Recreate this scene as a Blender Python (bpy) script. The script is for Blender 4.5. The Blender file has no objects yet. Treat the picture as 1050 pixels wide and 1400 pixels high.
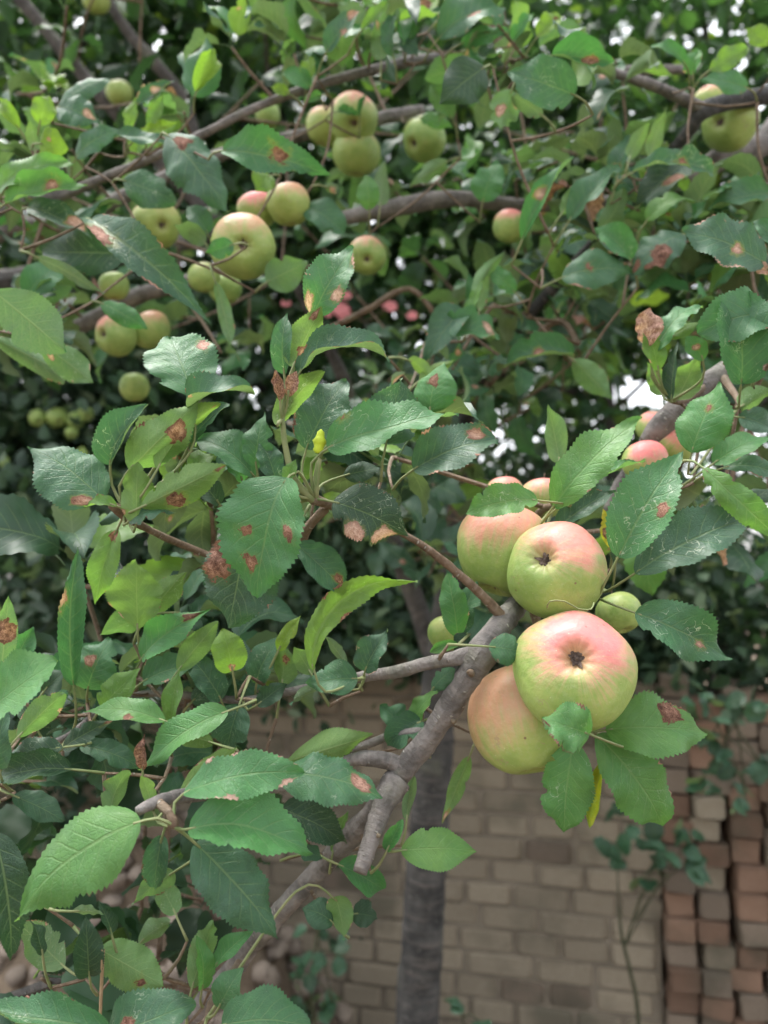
import bpy, math, random
import numpy as np
from mathutils import Vector, Matrix, noise as mnoise

random.seed(7)
rng = np.random.default_rng(7)
SC = bpy.context.scene
COL = SC.collection

# ------------------------------------------------------------------ camera
F = 1080.0                      # focal length in photo pixels (photo 1050 x 1400)
PITCH = math.radians(5.0)
CAM = Vector((0.0, 0.0, 1.5))
FWD = Vector((0, math.cos(PITCH), math.sin(PITCH)))
UPV = Vector((0, -math.sin(PITCH), math.cos(PITCH)))
RGT = Vector((1, 0, 0))
cd = bpy.data.cameras.new('camera')
cd.sensor_fit = 'VERTICAL'; cd.sensor_height = 36.0; cd.sensor_width = 27.0
cd.lens = 36.0 * F / 1400.0
cd.clip_start = 0.02; cd.clip_end = 400
cd.dof.use_dof = True; cd.dof.focus_distance = 0.47; cd.dof.aperture_fstop = 6.3
cam = bpy.data.objects.new('camera', cd); COL.objects.link(cam)
cam.location = CAM; cam.rotation_euler = (math.pi / 2 + PITCH, 0, 0)
SC.camera = cam

# ------------------------------------------------------------------ world, sun, exposure
SUN_EL, SUN_AZ = math.radians(68), math.radians(320)     # high behind thin cloud, a little beyond the trees
w = bpy.data.worlds.new('World'); SC.world = w; w.use_nodes = True
wn = w.node_tree; wn.nodes.clear()
sky = wn.nodes.new('ShaderNodeTexSky'); sky.sky_type = 'NISHITA'; sky.sun_disc = False
sky.sun_elevation = SUN_EL; sky.sun_rotation = SUN_AZ
sky.air_density = 1.0; sky.dust_density = 4.0; sky.ozone_density = 1.0
hs = wn.nodes.new('ShaderNodeHueSaturation'); hs.inputs['Saturation'].default_value = 0.22
bg = wn.nodes.new('ShaderNodeBackground'); bg.inputs['Strength'].default_value = 0.14
wo = wn.nodes.new('ShaderNodeOutputWorld')
wn.links.new(sky.outputs[0], hs.inputs['Color']); wn.links.new(hs.outputs[0], bg.inputs['Color'])
wn.links.new(bg.outputs[0], wo.inputs['Surface'])
sd = bpy.data.lights.new('sun', 'SUN'); sd.energy = 2.0; sd.angle = math.radians(35); sd.color = (1, 0.97, 0.92)
so = bpy.data.objects.new('sun', sd); COL.objects.link(so)
sdir = Vector((math.sin(SUN_AZ) * math.cos(SUN_EL), math.cos(SUN_AZ) * math.cos(SUN_EL), math.sin(SUN_EL)))
so.rotation_euler = sdir.to_track_quat('Z', 'Y').to_euler()
so.location = (0, -2, 6)
SC.view_settings.view_transform = 'Standard'; SC.view_settings.look = 'None'
SC.view_settings.gamma = 1.0; SC.view_settings.use_curve_mapping = False
SC.view_settings.exposure = 2.17
SC.render.engine = 'CYCLES'
SC.cycles.use_denoising = True
SC.cycles.max_bounces = 6; SC.cycles.diffuse_bounces = 3; SC.cycles.glossy_bounces = 2; SC.cycles.transmission_bounces = 4
SC.cycles.use_adaptive_sampling = True; SC.cycles.adaptive_threshold = 0.02
SC.cycles.transparent_max_bounces = 4

# ------------------------------------------------------------------ helpers
def P(px, py, d):
    return CAM + d * (FWD + RGT * ((px - 525.0) / F) + UPV * ((700.0 - py) / F))

def tag(o, label=None, cat=None, group=None, kind=None):
    if label: o['label'] = label
    if cat: o['category'] = cat
    if group: o['group'] = group
    if kind: o['kind'] = kind
    return o

def empty(name, loc):
    o = bpy.data.objects.new(name, None); COL.objects.link(o); o.location = loc
    o.empty_display_size = 0.05
    return o

def place(o, parent, world):
    """world matrix -> basis under a parent that is itself only translated (or nested)"""
    COL.objects.link(o)
    if parent is not None:
        o.parent = parent
        o.matrix_basis = ABS[parent].inverted() @ world
    else:
        o.matrix_basis = world
    ABS[o] = world
    return o
ABS = {}
def thing(name, loc, **k):
    e = empty(name, loc); ABS[e] = Matrix.Translation(loc)
    return tag(e, **k)

def mesh(name, verts, faces, mat=None, smooth=True, uv=None):
    me = bpy.data.meshes.new(name)
    me.from_pydata([tuple(v) for v in verts], [], faces)
    if uv is not None:
        lay = me.uv_layers.new(name='UVMap')
        li = np.empty(len(me.loops), dtype=np.int32); me.loops.foreach_get('vertex_index', li)
        lay.data.foreach_set('uv', np.asarray(uv, dtype=np.float32)[li].ravel())
    if smooth:
        me.polygons.foreach_set('use_smooth', [True] * len(me.polygons))
    if mat: me.materials.append(mat)
    me.update()
    return me

# ------------------------------------------------------------------ node helpers
class NT:
    def __init__(s, name):
        s.m = bpy.data.materials.new(name); s.m.use_nodes = True
        s.t = s.m.node_tree; s.t.nodes.clear()
    def n(s, typ, **props):
        nd = s.t.nodes.new(typ)
        for k, v in props.items(): setattr(nd, k, v)
        return nd
    def put(s, sock, v):
        if v is None: return
        if isinstance(v, bpy.types.NodeSocket): s.t.links.new(v, sock)
        elif isinstance(v, (tuple, list)):
            if len(sock.default_value) == 4 and len(v) == 3: v = (*v, 1)
            sock.default_value = v
        else: sock.default_value = v
    def math(s, op, a, b=None, c=None, clamp=False):
        nd = s.n('ShaderNodeMath', operation=op, use_clamp=clamp)
        for i, v in enumerate((a, b, c)): s.put(nd.inputs[i], v)
        return nd.outputs[0]
    def vmath(s, op, a, b=None, sc=None):
        nd = s.n('ShaderNodeVectorMath', operation=op)
        s.put(nd.inputs[0], a); s.put(nd.inputs[1], b)
        if sc is not None: s.put(nd.inputs['Scale'], sc)
        return nd.outputs[1] if op in ('DOT_PRODUCT', 'LENGTH', 'DISTANCE') else nd.outputs[0]
    def ss(s, v, lo, hi, a=0.0, b=1.0):
        nd = s.n('ShaderNodeMapRange', interpolation_type='SMOOTHSTEP')
        s.put(nd.inputs[0], v); s.put(nd.inputs[1], lo); s.put(nd.inputs[2], hi); s.put(nd.inputs[3], a); s.put(nd.inputs[4], b)
        return nd.outputs[0]
    def mix(s, f, a, b, bt='MIX'):
        nd = s.n('ShaderNodeMix', data_type='RGBA', blend_type=bt)
        s.put(nd.inputs[0], f); s.put(nd.inputs[6], a); s.put(nd.inputs[7], b)
        return nd.outputs[2]
    def noise(s, vec, scale, detail=3, rough=0.55, col=False):
        nd = s.n('ShaderNodeTexNoise'); s.put(nd.inputs['Vector'], vec); s.put(nd.inputs['Scale'], scale)
        s.put(nd.inputs['Detail'], detail); s.put(nd.inputs['Roughness'], rough)
        return nd.outputs[1] if col else nd.outputs[0]
    def vor(s, vec, scale, feature='F1'):
        nd = s.n('ShaderNodeTexVoronoi', feature=feature); s.put(nd.inputs['Vector'], vec); s.put(nd.inputs['Scale'], scale)
        return nd
    def ramp(s, f, stops):
        nd = s.n('ShaderNodeValToRGB'); e = nd.color_ramp.elements
        while len(e) < len(stops): e.new(0.5)
        for el, (p, c) in zip(e, stops): el.position = p; el.color = (*c, 1)
        s.put(nd.inputs[0], f); return nd.outputs[0]
    def oattr(s, name):
        nd = s.n('ShaderNodeAttribute', attribute_type='OBJECT', attribute_name=name)
        return nd
    def sep(s, v):
        nd = s.n('ShaderNodeSeparateXYZ'); s.put(nd.inputs[0], v); return nd.outputs
    def comb(s, x, y, z):
        nd = s.n('ShaderNodeCombineXYZ'); s.put(nd.inputs[0], x); s.put(nd.inputs[1], y); s.put(nd.inputs[2], z); return nd.outputs[0]
    def bump(s, h, strength, dist, nrm=None):
        nd = s.n('ShaderNodeBump'); s.put(nd.inputs['Height'], h); s.put(nd.inputs['Strength'], strength); s.put(nd.inputs['Distance'], dist)
        if nrm: s.put(nd.inputs['Normal'], nrm)
        return nd.outputs[0]
    def bsdf(s, col, rough=0.6, normal=None, spec=0.5, **kw):
        nd = s.n('ShaderNodeBsdfPrincipled'); s.put(nd.inputs['Base Color'], col); s.put(nd.inputs['Roughness'], rough)
        s.put(nd.inputs['Specular IOR Level'], spec)
        if normal: s.put(nd.inputs['Normal'], normal)
        for k, v in kw.items(): s.put(nd.inputs[k.replace('_', ' ')], v)
        return nd.outputs[0]
    def out(s, sh):
        o = s.n('ShaderNodeOutputMaterial'); s.t.links.new(sh, o.inputs['Surface']); return s.m

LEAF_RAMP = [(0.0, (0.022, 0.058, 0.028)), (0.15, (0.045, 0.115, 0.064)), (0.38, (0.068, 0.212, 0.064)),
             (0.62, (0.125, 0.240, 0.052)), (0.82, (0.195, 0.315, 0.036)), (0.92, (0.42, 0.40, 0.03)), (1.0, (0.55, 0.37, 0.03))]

def leaf_material(name='apple_leaf', near=True):
    t = NT(name)
    uvn = t.n('ShaderNodeUVMap', uv_map='UVMap')
    u, v, _ = t.sep(uvn.outputs[0])
    asp = t.oattr('aspect').outputs['Fac']
    tint = t.oattr('tint').outputs['Fac']
    dry = t.oattr('dry').outputs['Fac']
    trail = t.oattr('trail').outputs['Fac']
    info = t.n('ShaderNodeObjectInfo'); rnd = info.outputs['Random']
    av = t.math('MULTIPLY', v, asp)                         # signed distance from the midrib, in leaf lengths
    a = t.math('ABSOLUTE', av); absv = t.math('ABSOLUTE', v)
    seed = t.math('MULTIPLY', rnd, 57.0)
    p3 = t.comb(u, av, seed)
    # veins
    mid = t.ss(t.math('ADD', a, t.math('MULTIPLY', u, 0.006)), 0.007, 0.016, 1, 0)
    side = t.math('MULTIPLY', t.math('GREATER_THAN', v, 0.0), 0.45)
    wob = t.math('MULTIPLY', t.math('SUBTRACT', t.noise(p3, 4, 2), 0.5), 0.07) if near else 0.0
    ph = t.math('ADD', t.math('MULTIPLY', t.math('ADD', t.math('SUBTRACT', u, t.math('MULTIPLY', a, 0.85)), wob), 9.0), side)
    fr = t.math('ABSOLUTE', t.math('SUBTRACT', t.math('FRACT', ph), 0.5))
    lat = t.math('MULTIPLY', t.ss(fr, 0.02, 0.09, 1, 0), t.ss(absv, 0.30, 0.95, 1, 0.0))
    retm = t.ss(t.vor(t.comb(u, av, 0.0), 34.0, 'DISTANCE_TO_EDGE').outputs['Distance'], 0.02, 0.12, 1, 0) if near else 0.0
    vein = t.math('MAXIMUM', mid, t.math('MULTIPLY', lat, 0.6), clamp=True)
    # colour
    n1 = t.noise(p3, 3.5, 4, 0.6)
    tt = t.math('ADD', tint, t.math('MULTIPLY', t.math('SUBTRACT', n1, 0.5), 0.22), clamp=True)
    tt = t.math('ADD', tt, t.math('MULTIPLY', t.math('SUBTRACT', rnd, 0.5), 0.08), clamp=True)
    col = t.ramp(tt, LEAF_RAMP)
    val = t.math('ADD', 0.85, t.math('MULTIPLY', t.noise(p3, 14, 2), 0.30)) if near else 1.0
    col = t.vmath('SCALE', col, sc=val)
    top = t.mix(t.math('MULTIPLY', vein, 0.55), col, t.mix(0.5, col, (0.26, 0.36, 0.16)))
    top = t.mix(t.math('MULTIPLY', retm, 0.12), top, (0.10, 0.19, 0.08))
    und = t.mix(t.math('SUBTRACT', 0.58, t.math('MULTIPLY', tint, 0.55), clamp=True), col, (0.20, 0.26, 0.13))
    und = t.mix(t.math('MULTIPLY', t.math('MAXIMUM', vein, t.math('MULTIPLY', retm, 0.35)), 0.6), und, t.mix(0.5, und, (0.36, 0.42, 0.20)))
    bf = t.n('ShaderNodeNewGeometry').outputs['Backfacing']
    col = t.mix(bf, top, und)
    # pale mining trails and specks left by insects
    if near:
     tn = t.noise(p3, 9.0, 2, 0.5)
     tl = t.ss(t.math('ABSOLUTE', t.math('SUBTRACT', tn, 0.5)), 0.004, 0.014, 1, 0)
     tmask = t.ss(t.noise(t.vmath('ADD', p3, (3.1, 8.2, 1.7)), 5.0, 2), 0.5, 0.6)
     tf = t.math('MULTIPLY', t.math('MULTIPLY', tl, tmask), t.math('MULTIPLY', trail, 0.75))
     sp = t.vor(p3, 22.0); sp.inputs['Randomness'].default_value = 1.0
     spk = t.math('MULTIPLY', t.ss(sp.outputs['Distance'], 0.05, 0.10, 1, 0), t.math('GREATER_THAN', t.sep(sp.outputs['Color'])[0], 0.80))
     tf = t.math('MAXIMUM', tf, t.math('MULTIPLY', spk, 0.45))
     col = t.mix(tf, col, (0.42, 0.48, 0.38))
    # necrotic blotches
    dn = t.math('MULTIPLY', t.math('SUBTRACT', t.noise(p3, 6.5, 4, 0.65), 0.5), 0.30)
    spot = None; rim = None; halo = None; dmin = None
    for nm in (('spot_a', 'spot_b', 'spot_c') if near else ('spot_a',)):
        sv = t.oattr(nm).outputs['Vector']; su, svv, sr = t.sep(sv)
        du = t.math('SUBTRACT', u, su); dv = t.math('MULTIPLY', t.math('SUBTRACT', v, svv), asp)
        d = t.math('SQRT', t.math('ADD', t.math('MULTIPLY', du, du), t.math('MULTIPLY', dv, dv)))
        d = t.math('ADD', t.math('ADD', d, dn), t.math('LESS_THAN', sr, 0.001))
        q = t.math('SUBTRACT', d, t.math('MULTIPLY', sr, 0.82))
        m = t.ss(q, -0.012, 0.004, 1, 0)
        rr = t.math('MULTIPLY', m, t.ss(q, -0.045, -0.012, 0, 1))
        hl = t.ss(q, 0.0, 0.05, 1, 0); halo = hl if halo is None else t.math('MAXIMUM', halo, hl)
        dmin = q if dmin is None else t.math('MINIMUM', dmin, q)
        spot = m if spot is None else t.math('MAXIMUM', spot, m)
        rim = rr if rim is None else t.math('MAXIMUM', rim, rr)
    if near:                                                # scorched bits along the margin of some leaves
        en = t.noise(t.vmath('ADD', p3, (7.7, 2.9, 4.4)), 7.0, 3, 0.6)
        edge = t.math('ADD', t.math('MULTIPLY', absv, 0.55), t.math('MULTIPLY', en, 0.9))
        thr = t.math('ADD', 1.02, t.math('MULTIPLY', t.math('FRACT', t.math('MULTIPLY', rnd, 11.3)), 0.20))
        em = t.ss(t.math('SUBTRACT', edge, thr), 0.0, 0.012)
        spot = t.math('MAXIMUM', spot, em); rim = t.math('MAXIMUM', rim, t.math('MULTIPLY', em, t.ss(t.math('SUBTRACT', edge, thr), 0.01, 0.05, 1, 0)))
    spot = t.math('MAXIMUM', spot, dry)
    bn = t.noise(p3, 13, 4, 0.65)
    if near: bn = t.math('ADD', t.math('MULTIPLY', bn, 0.85), t.math('MULTIPLY', t.math('ADD', t.math('SINE', t.math('MULTIPLY', t.math('ADD', dmin, t.math('MULTIPLY', bn, 0.05)), 230.0)), 1.0), 0.07))
    bq = t.math('ADD', bn, t.math('MULTIPLY', t.math('SUBTRACT', t.math('FRACT', t.math('MULTIPLY', rnd, 7.31)), 0.32), 0.34))
    brown = t.ramp(bq, [(0.28, (0.075, 0.034, 0.024)), (0.44, (0.21, 0.105, 0.075)), (0.60, (0.44, 0.250, 0.195)), (0.78, (0.62, 0.43, 0.36))])
    brown = t.mix(t.math('MULTIPLY', rim, 0.55), brown, (0.14, 0.060, 0.040))
    col = t.mix(t.math('MULTIPLY', t.math('MULTIPLY', halo, t.math('FRACT', t.math('MULTIPLY', rnd, 3.7))), 0.6), col, (0.24, 0.24, 0.045))
    col = t.mix(spot, col, brown)
    # relief
    h = t.math('ADD', t.math('MULTIPLY', retm, -0.25), t.math('MULTIPLY', vein, -0.8))
    h = t.math('ADD', h, t.math('MULTIPLY', t.math('MULTIPLY', spot, bn), 1.5))
    nb = t.bump(h, 0.55, 0.0011)
    ro = t.mix(spot, t.mix(bf, (0.43, 0.43, 0.43), (0.65, 0.65, 0.65)), (0.92, 0.92, 0.92))
    ro = t.math('ADD', t.sep(ro)[0], t.math('MULTIPLY', t.math('SUBTRACT', n1, 0.5), 0.25))
    sh = t.bsdf(col, ro, nb, 0.42)
    tr = t.n('ShaderNodeBsdfTranslucent')
    t.put(tr.inputs['Color'], t.mix(1.0, t.vmath('SCALE', col, sc=1.9), (0.90, 1.0, 0.52), 'MULTIPLY'))
    mx = t.n('ShaderNodeMixShader')
    t.put(mx.inputs[0], t.math('ADD', 0.17, t.math('MULTIPLY', tint, 0.30)))
    t.t.links.new(sh, mx.inputs[1]); t.t.links.new(tr.outputs[0], mx.inputs[2])
    return t.out(mx.outputs[0])

def crown_material(name, stops, rough=0.5):
    t = NT(name)
    r = t.n('ShaderNodeNewGeometry').outputs['Random Per Island']
    col = t.ramp(r, stops)
    sh = t.bsdf(col, rough, None, 0.4)
    tr = t.n('ShaderNodeBsdfTranslucent')
    t.put(tr.inputs['Color'], t.mix(1.0, t.vmath('SCALE', col, sc=1.8), (1, 1, 0.5), 'MULTIPLY'))
    mx = t.n('ShaderNodeMixShader'); mx.inputs[0].default_value = 0.32
    t.t.links.new(sh, mx.inputs[1]); t.t.links.new(tr.outputs[0], mx.inputs[2])
    return t.out(mx.outputs[0])

def bark_material(name, dark, light, lichen=(0.40, 0.38, 0.33), scale=1.0):
    t = NT(name)
    uvn = t.n('ShaderNodeUVMap', uv_map='UVMap').outputs[0]     # x: around (metres), y: along (metres)
    g = t.n('ShaderNodeTexCoord').outputs['Object']
    n1 = t.noise(g, 60 * scale, 5, 0.65); n2 = t.noise(g, 260 * scale, 3, 0.6)
    rings = t.noise(t.vmath('MULTIPLY', uvn, (25.0 * scale, 240.0 * scale, 1.0)), 1.0, 3, 0.6)
    col = t.mix(t.ss(n1, 0.3, 0.7), dark, light)
    col = t.mix(t.math('MULTIPLY', t.ss(rings, 0.50, 0.68), 0.35), col, t.mix(0.5, light, (0.30, 0.25, 0.22)))
    vr = t.vor(t.vmath('MULTIPLY', uvn, (150.0 * scale, 330.0 * scale, 1.0)), 1.0)
    len_ = t.math('MULTIPLY', t.ss(vr.outputs['Distance'], 0.15, 0.26, 1, 0), t.math('GREATER_THAN', t.sep(vr.outputs['Color'])[0], 0.72))
    col = t.mix(t.math('MULTIPLY', len_, 0.65), col, lichen)
    col = t.mix(t.math('MULTIPLY', t.ss(t.noise(g, 22 * scale, 3), 0.55, 0.70), 0.35), col, (0.16, 0.17, 0.12))
    h = t.math('ADD', t.math('ADD', n1, t.math('MULTIPLY', n2, 0.5)), t.math('ADD', t.math('MULTIPLY', rings, 0.5), t.math('MULTIPLY', len_, 0.5)))
    nb = t.bump(h, 0.9, 0.0026 / scale)
    return t.out(t.bsdf(col, 0.78, nb, 0.3))

def apple_material():
    t = NT('apple_skin')
    g = t.n('ShaderNodeTexCoord').outputs['Object']            # unit-radius apple, calyx at -Z
    bl = t.oattr('blush').outputs['Vector']; red = t.oattr('red').outputs['Fac']; yel = t.oattr('yellow').outputs['Fac']
    rnd = t.n('ShaderNodeObjectInfo').outputs['Random']
    gs = t.vmath('ADD', g, t.comb(t.math('MULTIPLY', rnd, 31.0), 0.0, t.math('MULTIPLY', rnd, 17.0)))
    d = t.vmath('DOT_PRODUCT', t.vmath('NORMALIZE', g), bl)
    x, y, z = t.sep(g)
    n1 = t.noise(gs, 1.6, 3); n2 = t.noise(gs, 5.5, 4, 0.6)
    ang = t.math('ARCTAN2', y, x)
    st = t.noise(t.comb(t.math('MULTIPLY', ang, 7.0), t.math('MULTIPLY', z, 0.8), rnd), 1.6, 3)
    dd = t.math('ADD', d, t.math('ADD', t.math('MULTIPLY', t.math('SUBTRACT', n1, 0.5), 0.9), t.math('MULTIPLY', t.math('SUBTRACT', st, 0.5), 0.75)))
    base = t.mix(t.ss(t.math('ADD', n1, t.math('MULTIPLY', n2, 0.3)), 0.4, 0.85), (0.185, 0.320, 0.075), (0.30, 0.420, 0.115))
    base = t.mix(yel, base, t.mix(0.35, base, (0.46, 0.44, 0.12)))
    b1 = t.math('MULTIPLY', t.ss(dd, 0.12, 0.95), red)
    base = t.mix(t.math('MULTIPLY', b1, 0.8, clamp=True), base, (0.62, 0.385, 0.245))
    b2 = t.math('MULTIPLY', t.ss(dd, 0.32, 1.0), red)
    base = t.mix(t.math('MULTIPLY', b2, 0.85, clamp=True), base, (0.70, 0.205, 0.190))
    # greenish basin round the calyx
    rad = t.math('SQRT', t.math('ADD', t.math('MULTIPLY', x, x), t.math('MULTIPLY', y, y)))
    cav = t.math('MULTIPLY', t.ss(rad, 0.10, 0.42, 1, 0), t.math('LESS_THAN', z, 0.0))
    base = t.mix(t.math('MULTIPLY', cav, 0.6), base, (0.30, 0.30, 0.10))
    # lenticels, russet specks
    v1 = t.vor(g, 11.0)
    dots = t.math('MULTIPLY', t.ss(v1.outputs['Distance'], 0.04, 0.13, 1, 0), t.sep(v1.outputs['Color'])[1])
    base = t.mix(t.math('MULTIPLY', dots, 0.95), base, (0.60, 0.58, 0.36))
    v2 = t.vor(gs, 3.2)
    bad = t.math('MULTIPLY', t.ss(t.math('ADD', v2.outputs['Distance'], t.math('MULTIPLY', n2, 0.05)), 0.07, 0.12, 1, 0), t.math('GREATER_THAN', t.sep(v2.outputs['Color'])[0], 0.62))
    base = t.mix(t.math('MULTIPLY', bad, 0.8), base, (0.17, 0.08, 0.06))
    rus = t.math('MULTIPLY', t.ss(t.noise(t.comb(t.math('MULTIPLY', ang, 3.0), t.math('MULTIPLY', rad, 2.0), rnd), 4.0, 4, 0.7), 0.50, 0.66), t.math('MULTIPLY', t.ss(rad, 0.08, 0.40, 1, 0), t.math('LESS_THAN', z, 0.0)))
    base = t.mix(t.math('MULTIPLY', rus, 0.55), base, (0.22, 0.15, 0.09))
    scf = t.ss(t.math('ABSOLUTE', t.math('SUBTRACT', t.noise(gs, 2.7, 3, 0.55), 0.5)), 0.004, 0.013, 1, 0)
    scf = t.math('MULTIPLY', scf, t.ss(t.noise(t.vmath('ADD', gs, (5.0, 1.0, 2.0)), 2.3, 2), 0.56, 0.66))
    base = t.mix(t.math('MULTIPLY', scf, 0.55), base, (0.33, 0.25, 0.15))
    bloom = t.ss(t.noise(gs, 9.0, 5, 0.7), 0.45, 0.72)
    base = t.mix(t.math('MULTIPLY', bloom, 0.10), base, (0.62, 0.60, 0.52))
    nb = t.bump(t.math('ADD', n2, t.math('MULTIPLY', dots, 0.2)), 0.10, 0.03)
    ro = t.math('ADD', 0.40, t.math('MULTIPLY', bloom, 0.18))
    return t.out(t.bsdf(base, ro, nb, 0.38))

def simple_material(name, c1, c2, scale=40, rough=0.8, bump=0.3, dist=0.002, rnd_amt=0.0, extra=None):
    t = NT(name)
    g = t.n('ShaderNodeTexCoord').outputs['Object']
    rnd = t.n('ShaderNodeObjectInfo').outputs['Random']
    g = t.vmath('ADD', g, t.comb(t.math('MULTIPLY', rnd, 9.0), t.math('MULTIPLY', rnd, 4.0), 0.0))
    n1 = t.noise(g, scale, 5, 0.65)
    col = t.mix(t.ss(n1, 0.3, 0.72), c1, c2)
    if rnd_amt:
        col = t.vmath('SCALE', col, sc=t.math('ADD', 1.0 - rnd_amt, t.math('MULTIPLY', rnd, 2 * rnd_amt)))
    if extra: col = extra(t, g, col, rnd)
    return t.out(t.bsdf(col, rough, t.bump(n1, bump, dist), 0.25))

M = {}
M['leaf'] = leaf_material()
M['leaf_far'] = leaf_material('apple_leaf_inner', False)
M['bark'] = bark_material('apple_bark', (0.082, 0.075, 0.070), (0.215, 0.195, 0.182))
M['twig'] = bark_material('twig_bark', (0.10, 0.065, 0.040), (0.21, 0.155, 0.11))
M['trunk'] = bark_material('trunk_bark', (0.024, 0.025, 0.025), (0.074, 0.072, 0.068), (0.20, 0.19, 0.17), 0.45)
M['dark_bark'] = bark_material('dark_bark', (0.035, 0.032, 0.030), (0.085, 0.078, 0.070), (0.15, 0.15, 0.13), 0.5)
M['apple'] = apple_material()
M['stalk'] = simple_material('leaf_stalk', (0.15, 0.20, 0.08), (0.25, 0.26, 0.13), 90, 0.6, 0.1)
M['sepal'] = simple_material('dry_sepal', (0.040, 0.028, 0.022), (0.20, 0.15, 0.12), 9, 0.9, 0.4, 0.05)
M['cut'] = simple_material('cut_wood', (0.10, 0.07, 0.05), (0.30, 0.20, 0.14), 200, 0.85, 0.5)
M['bud'] = simple_material('leaf_bud', (0.35, 0.50, 0.03), (0.55, 0.62, 0.05), 80, 0.5, 0.2)
M['petal'] = simple_material('pink_petal', (0.62, 0.16, 0.18), (0.75, 0.33, 0.33), 60, 0.6, 0.2)
M['stick'] = simple_material('dry_stick', (0.22, 0.15, 0.08), (0.38, 0.28, 0.17), 90, 0.8, 0.4)
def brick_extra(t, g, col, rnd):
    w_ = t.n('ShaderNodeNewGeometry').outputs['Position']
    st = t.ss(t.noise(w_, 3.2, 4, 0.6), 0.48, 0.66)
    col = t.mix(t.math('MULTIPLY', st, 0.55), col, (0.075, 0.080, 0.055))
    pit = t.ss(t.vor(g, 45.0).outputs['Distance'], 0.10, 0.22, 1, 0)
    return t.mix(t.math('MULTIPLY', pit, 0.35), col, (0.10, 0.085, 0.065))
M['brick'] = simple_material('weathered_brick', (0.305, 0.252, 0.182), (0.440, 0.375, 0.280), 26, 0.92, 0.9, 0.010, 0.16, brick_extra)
M['mortar'] = simple_material('old_mortar', (0.150, 0.125, 0.094), (0.235, 0.198, 0.150), 18, 0.95, 0.8, 0.01)
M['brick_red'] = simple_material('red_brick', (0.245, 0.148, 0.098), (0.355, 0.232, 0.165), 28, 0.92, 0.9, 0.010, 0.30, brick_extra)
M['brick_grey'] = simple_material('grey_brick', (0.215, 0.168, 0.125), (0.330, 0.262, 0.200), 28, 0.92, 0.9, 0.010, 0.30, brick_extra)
M['stone'] = simple_material('field_stone', (0.13, 0.105, 0.085), (0.25, 0.205, 0.165), 16, 0.85, 0.4, 0.01, 0.3)
M['soil'] = simple_material('soil', (0.07, 0.05, 0.035), (0.15, 0.115, 0.08), 7, 0.97, 1.0, 0.03)
M['crown'] = crown_material('apple_crown_leaf', [(0.0, (0.020, 0.048, 0.024)), (0.5, (0.030, 0.078, 0.034)), (0.82, (0.052, 0.125, 0.042)), (0.95, (0.10, 0.19, 0.045)), (1.0, (0.18, 0.27, 0.04))])
M['crown_dark'] = crown_material('dark_crown_leaf', [(0.0, (0.018, 0.045, 0.022)), (0.5, (0.028, 0.070, 0.030)), (0.85, (0.045, 0.110, 0.045)), (1.0, (0.10, 0.17, 0.07))])
M['shrub'] = crown_material('shrub_leaf', [(0.0, (0.022, 0.050, 0.028)), (0.5, (0.036, 0.075, 0.042)), (0.85, (0.065, 0.120, 0.065)), (1.0, (0.15, 0.20, 0.12))])

# ------------------------------------------------------------------ tubes (trunks, branches, twigs, stalks)
def spline(pts, step):
    """Catmull-Rom through (Vector, radius) pairs"""
    out = []
    n = len(pts)
    for i in range(n - 1):
        p0 = pts[max(i - 1, 0)]; p1 = pts[i]; p2 = pts[i + 1]; p3 = pts[min(i + 2, n - 1)]
        k = max(2, int((p2[0] - p1[0]).length / step))
        for j in range(k):
            s = j / k; s2 = s * s; s3 = s2 * s
            pos = 0.5 * (2 * p1[0] + (p2[0] - p0[0]) * s + (2 * p0[0] - 5 * p1[0] + 4 * p2[0] - p3[0]) * s2 + (3 * p1[0] - p0[0] - 3 * p2[0] + p3[0]) * s3)
            out.append((pos, p1[1] + (p2[1] - p1[1]) * (s * s * (3 - 2 * s))))
    out.append(pts[-1]); return out

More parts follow.
